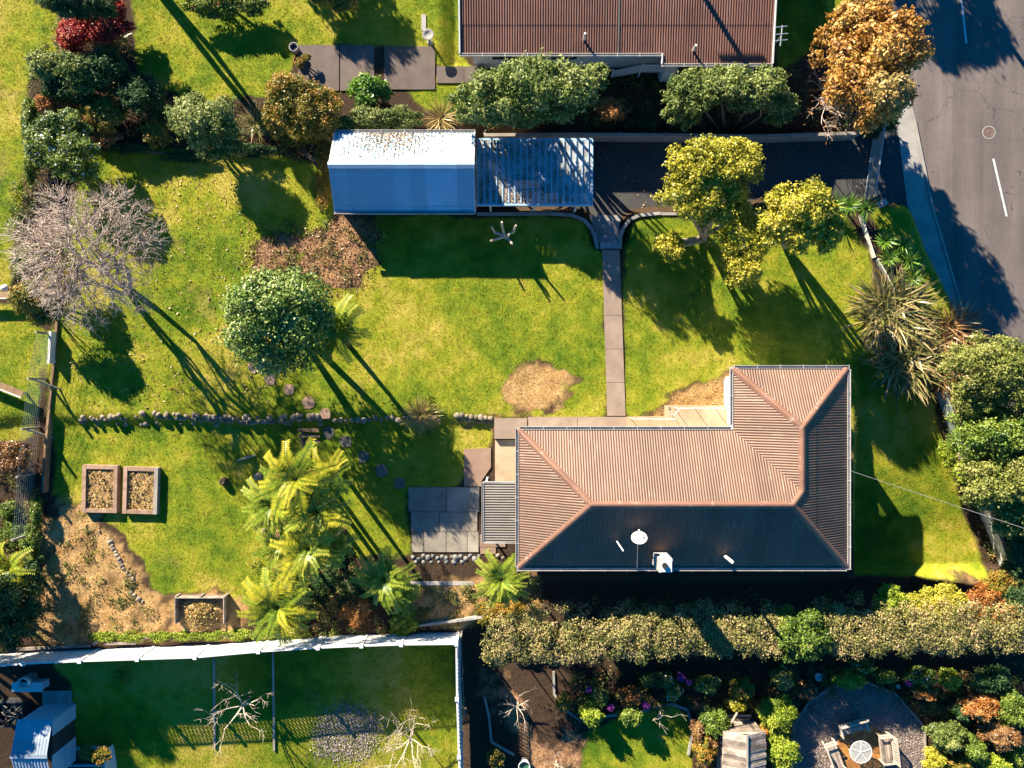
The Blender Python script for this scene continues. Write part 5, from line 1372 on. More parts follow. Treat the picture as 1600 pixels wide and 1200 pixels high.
for a, b_ in zip(GPATIO[:-1], GPATIO[1:]):
    if a[1] > 1200 and b_[1] > 1200: continue
    MB().bar(P(*a, -.93), P(*b_, -.93), .08, .2).build('board', M['timber_grey'], ed)
c = P(1346, 1172, -.9)
dk = thing('round_deck', 'round orange timber deck of wedge boards under the glass table', 'deck', c)
nw = 30
for k in range(nw):
    a0, a1 = 2 * math.pi * k / nw + .012, 2 * math.pi * (k + 1) / nw - .012; f = lambda r, a: (c.x + r * math.cos(a), c.y + r * math.sin(a))
    MB().prism([f(.5, a0), f(1.42, a0), f(1.42, a1), f(.5, a1)], -.95, -.85).build('board', M['timber_orange'], dk)
for k in range(24):
    a0, a1 = 2 * math.pi * k / 24 + .02, 2 * math.pi * (k + 1) / 24 - .02
    MB().prism([f(1.46, a0), f(1.6, a0), f(1.6, a1), f(1.46, a1)], -.98, -.87).build('edge_brick', M['stone_blue'], dk)
MB().lathe(c, [(.49, -.06), (.49, .03), (0, .03)], 20).build('centre', M['mulch'], dk)
tc = P(1345, 1175, -.15); tb_ = thing('glass_table', 'round glass topped garden table on the orange timber deck', 'table', (tc.x, tc.y, -.85))
MB().lathe(tc, [(0, 0), (.56, 0), (.57, .012), (.56, .024), (0, .024)], 28).build('top', M['table_glass'], tb_)
mb = MB(); pr = [Vector((.58 * math.cos(2 * math.pi * k / 28), .58 * math.sin(2 * math.pi * k / 28), .01)) + tc for k in range(29)]; mb.tube(pr, .025, 6); mb.build('rim', M['white_paint'], tb_)
for k in range(5):
    an = 2 * math.pi * k / 5 + .3; MB().bar(tc + Vector((0, 0, .035)), tc + Vector((math.cos(an) * .56, math.sin(an) * .56, .035)), .03, .02).build('spoke', M['white_paint'], tb_)
for k in range(4):
    an = 2 * math.pi * k / 4 + .6; MB().tube([tc + Vector((math.cos(an) * .4, math.sin(an) * .4, 0)), tc + Vector((math.cos(an) * .36, math.sin(an) * .36, -.7))], .025, 6).build('leg', M['white_paint'], tb_)
def bench(label, px, py, rz, w=1.5):
    c = P(px, py, -.5); c.z = -.9
    t = thing('garden_bench', label, 'bench', c, 'timber benches round the glass table', rz)
    def pt(n, mb, mat=M['timber_pale']): return put(n, mb.mesh(n, mat), t)
    for k in range(5): pt('seat_slat', MB().box((0, -.22 + .11 * k, .42), (w - .14, .095, .03)), M['timber_old'])
    for s in (-1, 1):
        x = s * (w / 2 - .04)
        pt('leg', MB().bar((x, -.27, 0), (x, -.27, .62), .07, .06)); pt('leg', MB().bar((x, .27, 0), (x, .40, .95), .07, .06))
        pt('arm', MB().bar((x, -.33, .64), (x, .32, .64), .1, .035)); pt('side_rail', MB().bar((x, -.27, .38), (x, .3, .38), .04, .08))
    pt('front_rail', MB().box((0, -.28, .37), (w - .15, .04, .08))); pt('top_rail', MB().bar((-w / 2, .395, .93), (w / 2, .395, .93), .07, .1)); pt('back_rail', MB().bar((-w / 2 + .08, .32, .5), (w / 2 - .08, .32, .5), .05, .06))
    n = 9
    for k in range(n):
        x = -w / 2 + .14 + (w - .28) * k / (n - 1); pt('back_slat', MB().bar((x, .325, .52), (x, .385, .89), .08, .02, (0, 1, 0)))
    return t
M['timber_pale'] = surf('timber_pale', (.34, .27, .2), (.58, .5, .4), 3, .8, fine=30, objvar=.1)
bench('pale timber garden bench above the round glass table', 1332, 1136, .28)
bench('pale timber garden bench left of the round glass table', 1304, 1181, math.pi / 2 + .35)
bench('pale timber garden bench right of the round glass table', 1384, 1170, -math.pi / 2 + .12)

# weathered timber hut
hu = thing('timber_hut', 'weathered timber hut roofed with old boards beside the gravel patio', 'hut', P(1165, 1170, -1))
zr_ = 1.2; rx = P(1167, 0, zr_).x; le, ri = P(1130, 0, .75), P(1197, 0, .75); ytop = P(0, 1149, zr_).y; ybot = P(0, 1240, 1.0).y
rg = random.Random(5); n = 16
for s, ex in ((-1, le.x), (1, ri.x)):
    for k in range(n):
        yy = ytop + (ybot - ytop) * (k + .5) / n; w = abs(ybot - ytop) / n - .012; j = rg.uniform(-.03, .03)
        MB().bar((rx + s * .02, yy, zr_ + j * .3), (ex + s * j, yy, .72 + j * .4), w, .03).build('roof_board', M['timber_old'], hu)
MB().bar((rx, ytop + .03, zr_ + .04), (rx, ybot, zr_ + .04), .1, .05).build('ridge_board', M['timber_grey'], hu)
for k in range(9):
    zz = -.95 + .2 * k; wl, wr = le.x + .15, ri.x - .15
    MB().bar((wl + max(0, zz - .6) * 1.4, ytop - .1, zz + .1), (wr - max(0, zz - .6) * 1.2, ytop - .1, zz + .1), .03, .185).build('wall_board', M['timber_old'], hu)
    for x in (wl, wr):
        if zz < .6: MB().bar((x, ytop - .12, zz + .1), (x, ybot + .1, zz + .1), .03, .185).build('wall_board', M['timber_old'], hu)
fl = thing('timber_pile', 'loose weathered boards leaning on the top end of the timber hut', 'boards', P(1158, 1125, -1))
for k in range(7):
    yy = P(0, 1120, -.6).y - .16 * k; MB().bar((le.x + rg.uniform(-.1, .1), yy, -.7 + .16 * k), (ri.x - .4 + rg.uniform(-.1, .1), yy + rg.uniform(-.05, .05), -.68 + .16 * k), .15, .025).build('board', M['timber_old'], fl)
MB().bar(P(1135, 1143, .2), P(1152, 1113, .3), .07, .07).build('board', M['timber_pale'], fl)
# edging of the mulch garden
for pts, lab in (([(865, 1050), (866, 1085), (884, 1110), (905, 1125), (940, 1120), (990, 1115), (1050, 1100), (1075, 1110), (1083, 1140), (1076, 1180)], 'curving low stone edging round the flower bed under the hedge'), ([(757, 1090), (764, 1120), (768, 1160), (803, 1180)], 'thin pale edging along the dark mulch path')):
    wall_run(pts, .12, -1.15, -.88, M['concrete_grey'], 'bed_edging', lab, 'edging', 'block')

low_end()

scatter('grey_gravel', [(492, 1180), (500, 1125), (535, 1100), (572, 1112), (600, 1125), (590, 1150), (570, 1188)], 5500, .085, 'pebble', 'worn patch of grey gravel on the lower lawn under the lattice shadow', 'gravel', 36, .05, .5, None, .3)
scatter('drive_leaves', [(930, 225), (1340, 222), (1350, 300), (1040, 325), (930, 325)], 420, .1, 'lf_litter', 'dead leaves blown over the shaded drive', 'leaves', 37, .0, .4).location.z = .07

# ------------------------------------------------------------------ trees, shrubs and flowers
# top left border
plant('conifer', 'dark green conifer cut by the top left edge', 'tree', [(120, -2, 58, 34, 2.6, 1.5)], (128, 5), 'lf_dark', .11, trunk=.08)
plant('red_shrub', 'bright red leaved shrub under the dark conifer', 'shrub', [(120, 55, 30, 32, .8, .7), (165, 40, 38, 30, 1.0, .7), (182, 12, 14, 14, 1.2, .5)], (145, 55), 'lf_red', .11)
blade_plant('flax', 'dark green grassy clump right of the red shrub', 'grass clump', 172, 72, 34, .2, 'lf_flax', 90, 1, .03, .8)
plant('shrub', 'grey green leafy shrub left of the border under the red shrub', 'shrub', [(72, 105, 34, 28, 1.6, 1.0), (122, 112, 36, 32, 1.8, 1.0)], (100, 120), 'lf_grey', .13)
plant('shrub', 'dark green shrub at the middle of the shaded border', 'shrub', [(112, 138, 48, 28, 1.2, .9), (165, 108, 32, 34, 1.6, 1.0)], (120, 140), 'lf_dark', .12)
plant('shrub', 'blue green feathery shrub beside the tree shadow', 'shrub', [(216, 146, 38, 34, 1.2, .9)], (212, 150), 'lf_dark', .1)
plant('shrub', 'orange red low shrub at the left of the border', 'shrub', [(75, 158, 20, 18, .8, .5), (105, 165, 15, 15, .7, .5)], (80, 165), 'lf_orange', .1)
plant('shrub', 'yellow orange shrub in the border middle', 'shrub', [(160, 178, 34, 28, 1.1, .8)], (160, 182), 'lf_mix', .1)
plant('column_shrub', 'narrow green hedge column at the left edge of the border', 'shrub', [(48, 190, 12, 36, .8, .8), (50, 255, 10, 40, .7, .7)], (52, 205), 'lf_green', .1)
plant('flowering_shrub', 'dense shrub covered in small white flowers', 'shrub', [(75, 225, 38, 37, 1.8, 1.1), (115, 245, 42, 40, 1.8, 1.1), (95, 200, 44, 30, 1.7, 1.0)], (95, 235), 'lf_green', .12, blossoms=('lf_white', 900, .13))
plant('shrub', 'purple dark low shrub beside the white flowers', 'shrub', [(165, 215, 24, 16, .5, .4)], (165, 218), 'lf_bronze', .09)
blade_plant('tussock', 'brown green tussock in the shaded border middle', 'grass clump', 245, 172, 36, .1, 'lf_flax', 110, 2, .022, .7)
plant('shrub', 'big round yellow green bush in the border', 'shrub', [(318, 190, 54, 48, 1.9, 1.3), (345, 222, 38, 28, 1.2, .9)], (320, 205), 'lf_grey', .13, trunk=.07)
plant('shrub', 'small leafy bush left of the big round bush', 'shrub', [(245, 208, 24, 22, .6, .5)], (248, 212), 'lf_mix', .11)
blade_plant('tussock', 'pale arching tussock right of the big round bush', 'grass clump', 400, 195, 34, .1, 'lf_flax', 110, 3, .022, .7)
plant('shrub', 'loose autumn coloured bush below the pots', 'shrub', [(455, 150, 44, 40, 1.9, 1.2), (490, 172, 42, 42, 1.8, 1.1), (440, 185, 36, 34, 1.5, 1.0)], (465, 175), 'lf_mix', .12, trunk=.06)
plant('shrub', 'bright green large leaved bush below the slab path', 'shrub', [(577, 143, 32, 30, .9, .8)], (577, 150), 'lf_yucca', .18)
plant('shrub', 'pale clipped shrub along the back of the garage', 'shrub', [(575, 185, 34, 18, .9, .8), (625, 185, 38, 19, .9, .8), (545, 195, 22, 14, .8, .7)], (600, 195), 'lf_grey', .1)
blade_plant('tussock', 'dry grassy clump behind the garage corner', 'grass clump', 690, 185, 36, -.1, 'lf_straw', 160, 4, .02, .6)
plant('shrub', 'low dark ivy at the left wall of the garage', 'shrub', [(510, 245, 18, 35, .25, .3), (505, 300, 18, 30, .2, .25), (465, 215, 40, 14, .3, .35)], (508, 270), 'lf_mix', .1, dens=.7)
plant('shrub', 'shaded fringe of low plants along the top of the left lawn', 'shrub', [(200, 232, 40, 10, .2, .25), (300, 245, 50, 9, .2, .25), (400, 235, 50, 12, .25, .3)], (300, 243), 'lf_dark', .1, dens=.7)
# top edge shrubs
plant('shrub', 'dark shrub with red flowers cut by the top edge', 'shrub', [(340, 2, 55, 24, .8, .7), (390, 5, 30, 18, .8, .6)], (345, 5), 'lf_green', .12, blossoms=('lf_red', 160, .13))
plant('shrub', 'green shrub at the top edge above the tree shadow', 'shrub', [(520, -6, 40, 24, .9, .7)], (520, -2), 'lf_mix', .12)
# drive side trees
plant('tree', 'large leafy tree leaning over the carport', 'tree', [(735, 158, 34, 30, 2.8, 1.2), (765, 150, 52, 42, 3.2, 1.6), (830, 140, 60, 50, 4.3, 2.3), (885, 142, 50, 44, 4.5, 1.6), (928, 120, 28, 20, 4.2, .9), (800, 178, 50, 26, 2.0, 1.2)], (850, 190), 'lf_grey', .17, trunk=.1, group='trees above the drive')
plant('shrub', 'small orange tipped bush between the two leafy trees', 'shrub', [(955, 172, 22, 22, .6, .7)], (955, 185), 'lf_orange', .1, dens=.7)
plant('shrub', 'dark weeds in the deep shade beside the board fence', 'shrub', [(1005, 195, 28, 12, -.2, .3)], (1005, 198), 'lf_dark', .14, dens=.5)
plant('tree', 'grey green tree with bare lower limbs beside the orange tree', 'tree', [(1085, 145, 44, 38, 2.5, 1.1), (1135, 138, 46, 36, 2.9, 1.1), (1185, 140, 52, 40, 2.7, 1.1), (1215, 165, 32, 28, 2.2, .9), (1065, 178, 30, 24, 1.7, .8)], (1130, 208), 'lf_grey', .15, dens=.8, trunk=.08, trunk_mat='bark', group='trees above the drive', stems=[(-.4, .3, .9), (.5, .3, 1), (1.6, .2, .8), (2.2, -.2, .7)])
plant('tree', 'large orange autumn tree at the roadside', 'tree', [(1328, 80, 56, 62, 3.0, 1.8), (1388, 75, 60, 58, 4.4, 2.2), (1362, 138, 66, 60, 3.7, 1.9), (1345, 30, 50, 30, 3.6, 1.5)], (1310, 150), 'lf_autumn', .19, dens=.85, trunk=.14)
plant('tree', 'pale straw coloured crown in front of the orange tree', 'tree', [(1392, 142, 34, 34, 5.2, 1.0)], (1325, 165), 'lf_straw', .15, trunk=.08)
plant('shrub', 'dark ivy mound at the corner of the drive mouth', 'shrub', [(1370, 195, 34, 20, -.3, .6)], (1372, 198), 'lf_dark', .13)
bare_tree('bare_shrub', 'bare twiggy shrub left of the orange tree', G(1285, 165), 2.6, 2.6, 'twig_pale', 8, 3, (3, 4), .05, trunk_h=.15, upness=.35, tipleaf=('lf_orange', 260, .13))
plant('tree', 'bright yellow tree standing over the middle of the drive', 'tree', [(1092, 258, 58, 46, 3.9, 1.3), (1140, 255, 54, 42, 4.0, 1.3), (1080, 308, 54, 44, 3.6, 1.3), (1125, 318, 50, 40, 3.2, 1.2), (1045, 386, 26, 26, 2.2, .7)], (1100, 372), 'lf_yellow', .15, dens=.75, trunk=.13, trunk_mat='bark_pale', group='yellow trees by the drive')
plant('tree', 'thin yellow tree with pale twigs above the lawn', 'tree', [(1158, 372, 46, 52, 2.8, 1.2), (1158, 415, 38, 34, 2.7, 1.0)], (1172, 428), 'lf_yellow', .14, dens=.45, trunk=.12, trunk_mat='bark_pale', group='yellow trees by the drive')
plant('tree', 'small round yellow tree beside the yucca plants', 'tree', [(1255, 322, 56, 42, 4.5, 1.3), (1240, 355, 54, 42, 4.1, 1.3), (1285, 355, 34, 42, 4.0, 1.1)], (1225, 385), 'lf_yellow', .15, dens=.7, trunk=.1, trunk_mat='bark_pale', group='yellow trees by the drive')
# left lawn trees
c_ = P(138, 400, 4.4); dome_tree('bare_tree', 'large leafless tree with dense pale twigs on the left lawn', G(200, 455), c_, (3.45, 3.35, 2.3), 'twig_pale', 11)
plant('shrub', 'bronze and green shrub under the left side of the bare tree', 'shrub', [(60, 468, 44, 36, 1.9, 1.2), (100, 440, 32, 28, 1.2, .9)], (70, 475), 'lf_mix', .12)
plant('shrub', 'small green shrub at the left foot of the bare tree', 'shrub', [(40, 410, 24, 26, .6, .5)], (42, 415), 'lf_green', .1)
plant('round_tree', 'dense round glossy green tree in the middle of the lawn', 'tree', [(432, 505, 86, 78, 3.8, 2.4), (412, 480, 62, 58, 4.5, 1.6), (462, 472, 54, 50, 4.5, 1.5)], (478, 535), 'lf_glossy', .17, dens=1.25, lobes=14, trunk=.17, shell=.55, stems=[(.5, .2, 1), (-.4, .4, .8), (.1, -.6, .9)])
fern('yellow green tree fern behind the round tree', 524, 514, 2.7, 60, 'lf_ferng', 24, 1, foot=(545, 540))
# pruned fruit tree in the garage shade
pt_ = thing('pruned_tree', 'small hard pruned tree with pale stub limbs in the garage shade', 'tree', G(790, 372))
c = G(790, 372); mb = MB().tube([c - Vector((0, 0, .1)), c + Vector((0, 0, .55))], [.09, .08], 8); mb.build('trunk', M['bark_pale'], pt_)
for a, b, z in ((768, 354, 1.3), (767, 376, 1.3), (784, 347, 1.8), (806, 352, 1.9), (800, 381, 1.5), (795, 366, 1.6)):
    e = P(a, b, z); mm = c.lerp(e, .55) + Vector((0, 0, -.12)); mm.x += (e.x - c.x) * .25; MB().tube([c + Vector((0, 0, .5)), mm, e], [.075, .065, .05], 7).build('limb', M['twig_bare'], pt_)
# yuccas by the gate and on the verge
for i, (a, b, r, lab) in enumerate(((1303, 321, 22, 'green yucca left of three beside the letterbox'), (1327, 321, 20, 'green yucca in the middle of three beside the letterbox'), (1352, 325, 22, 'green yucca right of three nearest the letterbox'),
        (1383, 377, 19, 'spiky yucca at the top left of the verge clump'), (1410, 383, 20, 'spiky yucca at the top right of the verge clump'), (1387, 405, 18, 'spiky yucca at the left of the verge clump'), (1421, 408, 20, 'spiky yucca at the right of the verge clump'), (1425, 436, 18, 'spiky yucca at the bottom of the verge clump'))):
    blade_plant('yucca', lab, 'yucca', a, b, r, .6 if i < 3 else .3, 'lf_yucca', 70, 20 + i, .035, .55, 'yuccas by the drive mouth', .25, trunk=.07, up0=.05)
plant('ground_cover', 'low leafy ground cover on the roadside verge', 'shrub', [(1400, 395, 26, 36, -.25, .25), (1440, 450, 26, 44, -.5, .25), (1395, 345, 30, 20, -.4, .2)], (1410, 400), 'lf_lime', .1, dens=.8)
blade_plant('flax', 'biggest flax bush with long pale leaves beside the verge', 'flax', 1390, 488, 66, -.1, 'lf_flax', 620, 31, .062, 1.5, 'flax bushes', .7, clump=.4)
blade_plant('flax', 'dark flax bush below the biggest flax', 'flax', 1410, 562, 62, -.2, 'lf_flax', 560, 32, .062, 1.4, 'flax bushes', .7, clump=.4)
blade_plant('flax', 'bronze flax bush nearest the road', 'flax', 1478, 520, 48, -.4, 'lf_bronze', 420, 33, .055, 1.3, 'flax bushes', .7, clump=.4)
blade_plant('flax', 'small bronze flax squeezed under the roadside tree', 'flax', 1475, 585, 38, -.4, 'lf_bronze', 350, 34, .04, 1.1, 'flax bushes', .7, clump=.4)
# right hand trees
plant('tree', 'light green roadside tree at the right edge, topmost', 'tree', [(1545, 570, 64, 52, 2.9, 1.7), (1590, 590, 50, 50, 3.0, 1.7), (1530, 618, 50, 38, 2.2, 1.3)], (1550, 610), 'lf_olive', .13, trunk=.12, group='trees along the right fence')
plant('tree', 'mid green tree leaning over the fence at the right edge', 'tree', [(1555, 685, 62, 46, 2.2, 1.6), (1600, 660, 44, 50, 2.4, 1.6), (1525, 650, 40, 36, 1.5, 1.1)], (1570, 690), 'lf_green', .15, trunk=.12, group='trees along the right fence')
plant('tree', 'bright green broad leaved tree over the right fence, lowest of three', 'tree', [(1552, 750, 58, 46, 2.1, 1.5), (1600, 740, 46, 50, 2.2, 1.5), (1590, 800, 50, 40, 1.6, 1.3)], (1575, 770), 'lf_olive', .17, trunk=.12, group='trees along the right fence')
plant('shrub', 'dark green shrub in the shade right of the white boards', 'shrub', [(1595, 870, 30, 44, .3, .7), (1590, 930, 28, 34, .2, .6)], (1595, 890), 'lf_dark', .13)
plant('shrub', 'pale leafy climber on the right fence under the trees', 'shrub', [(1482, 705, 14, 26, .2, .4), (1500, 740, 14, 22, .2, .4)], (1485, 710), 'lf_lime', .1, dens=.7)
plant('shrub', 'mixed yellow shrub at the end of the white boards', 'shrub', [(1570, 905, 26, 26, .2, .5), (1545, 915, 18, 12, 0, .4)], (1568, 908), 'lf_mix', .1)
# the hedges under the house
def hedge(label, x0, x1, ya, yb, mat, seed, z=1.5, half=44):
    """clipped hedge: a long box of many small leafy lobes"""
    rg = random.Random(seed); a, b_ = P(x0, ya, z), P(x1, yb, z); L = (b_ - a).length; d = (b_ - a).normalized(); s_ = Vector((-d.y, d.x, 0)); hw = half / PXM * .96
    foot = G((x0 + x1) / 2, (ya + yb) / 2); t = thing('hedge', label, 'hedge', foot); lobes = []
    n = int(L * 34)
    for k in range(n):
        u = rg.uniform(0, L); v = rg.uniform(-1, 1); edge = abs(v) > .8
        zz = z + .22 * math.sin(u * .9 + seed) * .5 + rg.uniform(-.12, .14) - (rg.uniform(0, 1.6) if edge else .25 * v * v); r = rg.uniform(.2, .42)
        p = a + d * u + s_ * v * (hw - .15 + .12 * math.sin(u * 1.7 + seed)); lobes.append(((p.x, p.y, zz - .2), (r, r, r * .8)))
    V, F, A = leaf_cloud(lobes, int(L * 2500), .095, seed, .6, .55, .45, -.3, .6)
    put('foliage', npmesh('foliage', V - np.array(foot), F, M[mat], A), t)
    mb = MB()
    for k in range(int(L / .8)):
        p = a + d * (k + .5) * .8; f = Vector((p.x, p.y, zg(p.x, p.y) - .1)); mb.tube([f, f + Vector((rg.uniform(-.2, .2), rg.uniform(-.2, .2), z - f.z - .3))], [.05, .03], 6).build('stem', M['bark'], t, True); mb = MB()
    return t
hedge('long brown green clipped hedge below the house, left of the round bush', 758, 1010, 1002, 998, 'lf_hedge', 1)
hedge('brown green clipped hedge between the long hedge and the round bush', 1004, 1215, 998, 990, 'lf_hedge', 2)
plant('round_shrub', 'round bright green bush between the two clipped hedges', 'shrub', [(1250, 992, 48, 48, 1.3, 1.2)], (1250, 990), 'lf_green', .14, dens=1.2)
hedge('brown green clipped hedge right of the round bush', 1288, 1612, 988, 985, 'lf_hedge', 3)
plant('shrub', 'bright lime green bush at the top of the right hedge', 'shrub', [(1392, 938, 24, 24, .3, .6), (1375, 952, 14, 14, .2, .5)], (1390, 942), 'lf_lime', .12)
plant('shrub', 'golden yellow shrub above the right hedge', 'shrub', [(1475, 940, 42, 28, .3, .6), (1435, 948, 30, 20, .2, .6)], (1470, 945), 'lf_yellow', .11)
plant('shrub', 'orange shrub above the end of the right hedge', 'shrub', [(1535, 940, 36, 30, .3, .6), (1565, 960, 26, 26, .3, .6)], (1535, 945), 'lf_orange', .11)
plant('shrub', 'yellow shrub poking out of the top of the long hedge', 'shrub', [(995, 968, 22, 14, .7, .4), (860, 990, 12, 12, .9, .3)], (995, 975), 'lf_yellow', .1)
plant('shrub', 'yellow and pink weeds at the left end of the long hedge', 'shrub', [(772, 960, 30, 22, -.1, .4), (800, 955, 22, 16, 0, .4)], (780, 962), 'lf_mix', .1)
# tree ferns
FERNS = [(505, 748, 3.2, 52, 'lf_fern', 'tree fern at the upper right of the clump'), (455, 905, 1.2, 46, 'lf_ferng', 'tree fern between the clump and the yellow rosette'), (520, 845, 2.2, 46, 'lf_ferng', 'tree fern on the dark right flank of the clump'), (462, 748, 3.8, 72, 'lf_fern', 'tallest tree fern of the clump, centre of the lower lawn'), (425, 790, 2.8, 58, 'lf_ferng', 'tree fern at the left of the clump'), (495, 800, 3.2, 60, 'lf_fern', 'tree fern at the right of the clump'),
         (482, 858, 2.7, 66, 'lf_fern', 'tree fern at the bottom of the clump over dark shade'), (435, 948, 1.3, 66, 'lf_fern', 'yellow tree fern rosette near the white fence'), (600, 905, 1.5, 56, 'lf_ferng', 'green tree fern left of the bare bank'),
         (628, 930, 1.0, 36, 'lf_ferng', 'small green fern at the foot of the bank'), (783, 905, 1.6, 52, 'lf_ferng', 'tree fern beside the lower corner of the house'), (15, 888, 1.2, 48, 'lf_fern', 'tree fern cut by the left edge above the white fence'), (440, 850, 1.7, 50, 'lf_ferng', 'small tree fern on the left flank of the clump')]
for i, (a, b, z, r, m_, lab) in enumerate(FERNS): fern(lab, a, b, z, r, m_, 22 if r > 50 else 16, 60 + i)
plant('shrub', 'dark undergrowth beneath the tree fern clump', 'shrub', [(520, 870, 34, 50, -.2, .35), (560, 930, 44, 36, -.3, .3), (470, 930, 40, 40, -.2, .3)], (520, 890), 'lf_dark', .13, dens=.6)
plant('shrub', 'orange dead fern fronds above the white fence', 'shrub', [(556, 955, 26, 24, 0, .4)], (556, 960), 'lf_orange', .11, dens=.8)
plant('shrub', 'lime green leafy plant at the fence top beside the bank', 'shrub', [(632, 975, 22, 22, 0, .4)], (632, 980), 'lf_lime', .12)
blade_plant('tussock', 'yellow grassy clump above the white fence', 'grass clump', 515, 978, 24, -.5, 'lf_lime', 90, 41, .02, .6)
plant('ground_cover', 'low green weeds along the top of the white fence', 'shrub', [(x, 996 - (x - 160) * .018, 26, 9, -.25, .22) for x in range(165, 480, 42)], (300, 995), 'lf_lime', .1, dens=.8)
plant('shrub', 'small weeds dotted over the bare bank', 'shrub', [(700, 932, 16, 12, -.4, .25), (660, 958, 14, 14, -.4, .25), (672, 928, 14, 12, -.4, .2), (740, 940, 12, 10, -.4, .2)], (695, 935), 'lf_mix', .1, dens=.6)
blade_plant('tussock', 'brown tufted grass clump on the stone edging', 'grass clump', 658, 650, 34, -.1, 'lf_straw', 260, 42, .022, .8)
# left edge
plant('shrub', 'reddish bronze shrub on the left edge beside the wire fence', 'shrub', [(12, 715, 34, 34, .7, .7)], (12, 720), 'lf_bronze', .12)
plant('shrub', 'small round green shrub at the left edge', 'shrub', [(14, 795, 16, 14, -.1, .4)], (14, 797), 'lf_green', .09)
plant('shrub', 'leafy green shrub at the foot of the wire fence', 'shrub', [(18, 835, 24, 24, -.2, .4), (45, 850, 16, 30, -.1, .4)], (25, 840), 'lf_green', .1)
plant('shrub', 'dark mass of shrubs at the left edge above the white fence', 'shrub', [(25, 940, 40, 34, 1.2, 1.2), (12, 985, 40, 30, 1.4, 1.2), (50, 900, 22, 30, .5, .8), (-30, 930, 50, 50, 2.4, 1.4)], (15, 950), 'lf_dark', .13)
plant('climber', 'dark leafy climber at the lower end of the wire fence', 'shrub', [(58, 800, 10, 24, .1, .5), (52, 850, 12, 26, .1, .5)], (56, 810), 'lf_green', .1, dens=.7)
# fruit trees and plants of the lower gardens
bare_tree('bare_fruit_tree', 'leafless pale fruit tree on the shaded lower lawn', G(390, 1090), 2.4, 2.3, 'twig_bare', 21, 3, (2, 4), .085, trunk_h=.4, upness=.35, group='bare fruit trees of the lower lawn', first=5)
bare_tree('bare_fruit_tree', 'leafless fruit tree with pale twigs over the sunny lattice shadow', G(645, 1140), 2.5, 2.5, 'twig_bare', 22, 3, (3, 4), .085, trunk_h=.4, upness=.35, group='bare fruit trees of the lower lawn', first=6)
bare_tree('bare_fruit_tree', 'small bare tree standing in the lit strip of mulch', G(808, 1095), 1.7, 1.4, 'twig_bare', 23, 2, (2, 4), .05, trunk_h=.4, upness=.4, first=6)
bare_tree('bare_fruit_tree', 'tiny bare twiggy shrub at the bottom edge beside the tub', G(868, 1188), 1.2, 1.1, 'twig_bare', 24, 2, (2, 3), .04, trunk_h=.3, upness=.4, first=5)
bare_tree('bare_fruit_tree', 'small bare branching shrub on the little lawn', G(1028, 1112), 1.4, 1.3, 'twig_bare', 25, 2, (1, 3), .05, trunk_h=.35, upness=.4, first=4)
plant('weed', 'small pale weed tuft on the dark lower lawn', 'plant', [(192, 1058, 16, 14, -1.2, .12)], (192, 1060), 'lf_lime', .09, dens=.5)
plant('shrub', 'leafy plants growing in the planter box', 'shrub', [(135, 1175, 14, 12, -.55, .2), (156, 1182, 16, 14, -.5, .25)], (146, 1180), 'lf_mix', .12)
for lab, poly, n, sd_, hm in (
    ('low mixed weeds and seedlings between the shrubs of the top left border', [(97, 20), (205, 60), (215, 130), (300, 160), (430, 152), (530, 150), (520, 205), (520, 255), (430, 240), (150, 236), (120, 300), (45, 290), (45, 130)], 230, 301, .5),
    ('low leafy plants filling the shaded flower beds below the hedge', [(870, 1050), (1600, 1035), (1600, 1210), (1452, 1210), (1448, 1130), (1345, 1056), (1236, 1125), (1230, 1210), (1088, 1210), (1082, 1100), (1000, 1112), (900, 1120)], 380, 302, .5),
    ('sparse dark weeds along the foot of the house below the eave', [(830, 925), (1440, 918), (1440, 940), (830, 948)], 24, 303, .2),
    ('weeds and dead fronds under the tree ferns above the white fence', [(395, 880), (560, 860), (640, 900), (650, 985), (400, 1000)], 130, 304, .4),
    ('rough weeds along the left edge below the wire fence', [(-30, 690), (50, 700), (62, 800), (66, 1000), (-30, 1020)], 130, 305, .5),
    ('dark weeds beneath the trees above the drive', [(750, 130), (1050, 125), (1300, 110), (1385, 195), (750, 203)], 130, 306, .4),
    ('weeds and leaf litter under the bare tree at the left', [(25, 280), (118, 300), (95, 520), (60, 500), (20, 440)], 110, 307, .4),
    ('tangled weeds under the right hand trees', [(1462, 605), (1620, 605), (1620, 930), (1566, 900), (1500, 720)], 150, 308, .5),
    ('weeds round the flax bushes', [(1345, 450), (1450, 480), (1490, 600), (1410, 612)], 70, 309, .4),
    ('scattered green weeds over the bare straw plot at lower left', [(90, 800), (180, 850), (235, 940), (250, 985), (90, 995)], 46, 311, .14),
    ('dry weeds poking through the bark heap', [(385, 405), (430, 360), (525, 340), (590, 350), (592, 408), (540, 450), (392, 432)], 34, 312, .14),
    ('weeds on the bank beside the lower corner of the house', [(640, 918), (850, 905), (840, 960), (720, 985), (645, 980)], 60, 310, .3)):
    undergrowth('undergrowth', lab, poly, n, sd_, hm)
low_begin(-.6)
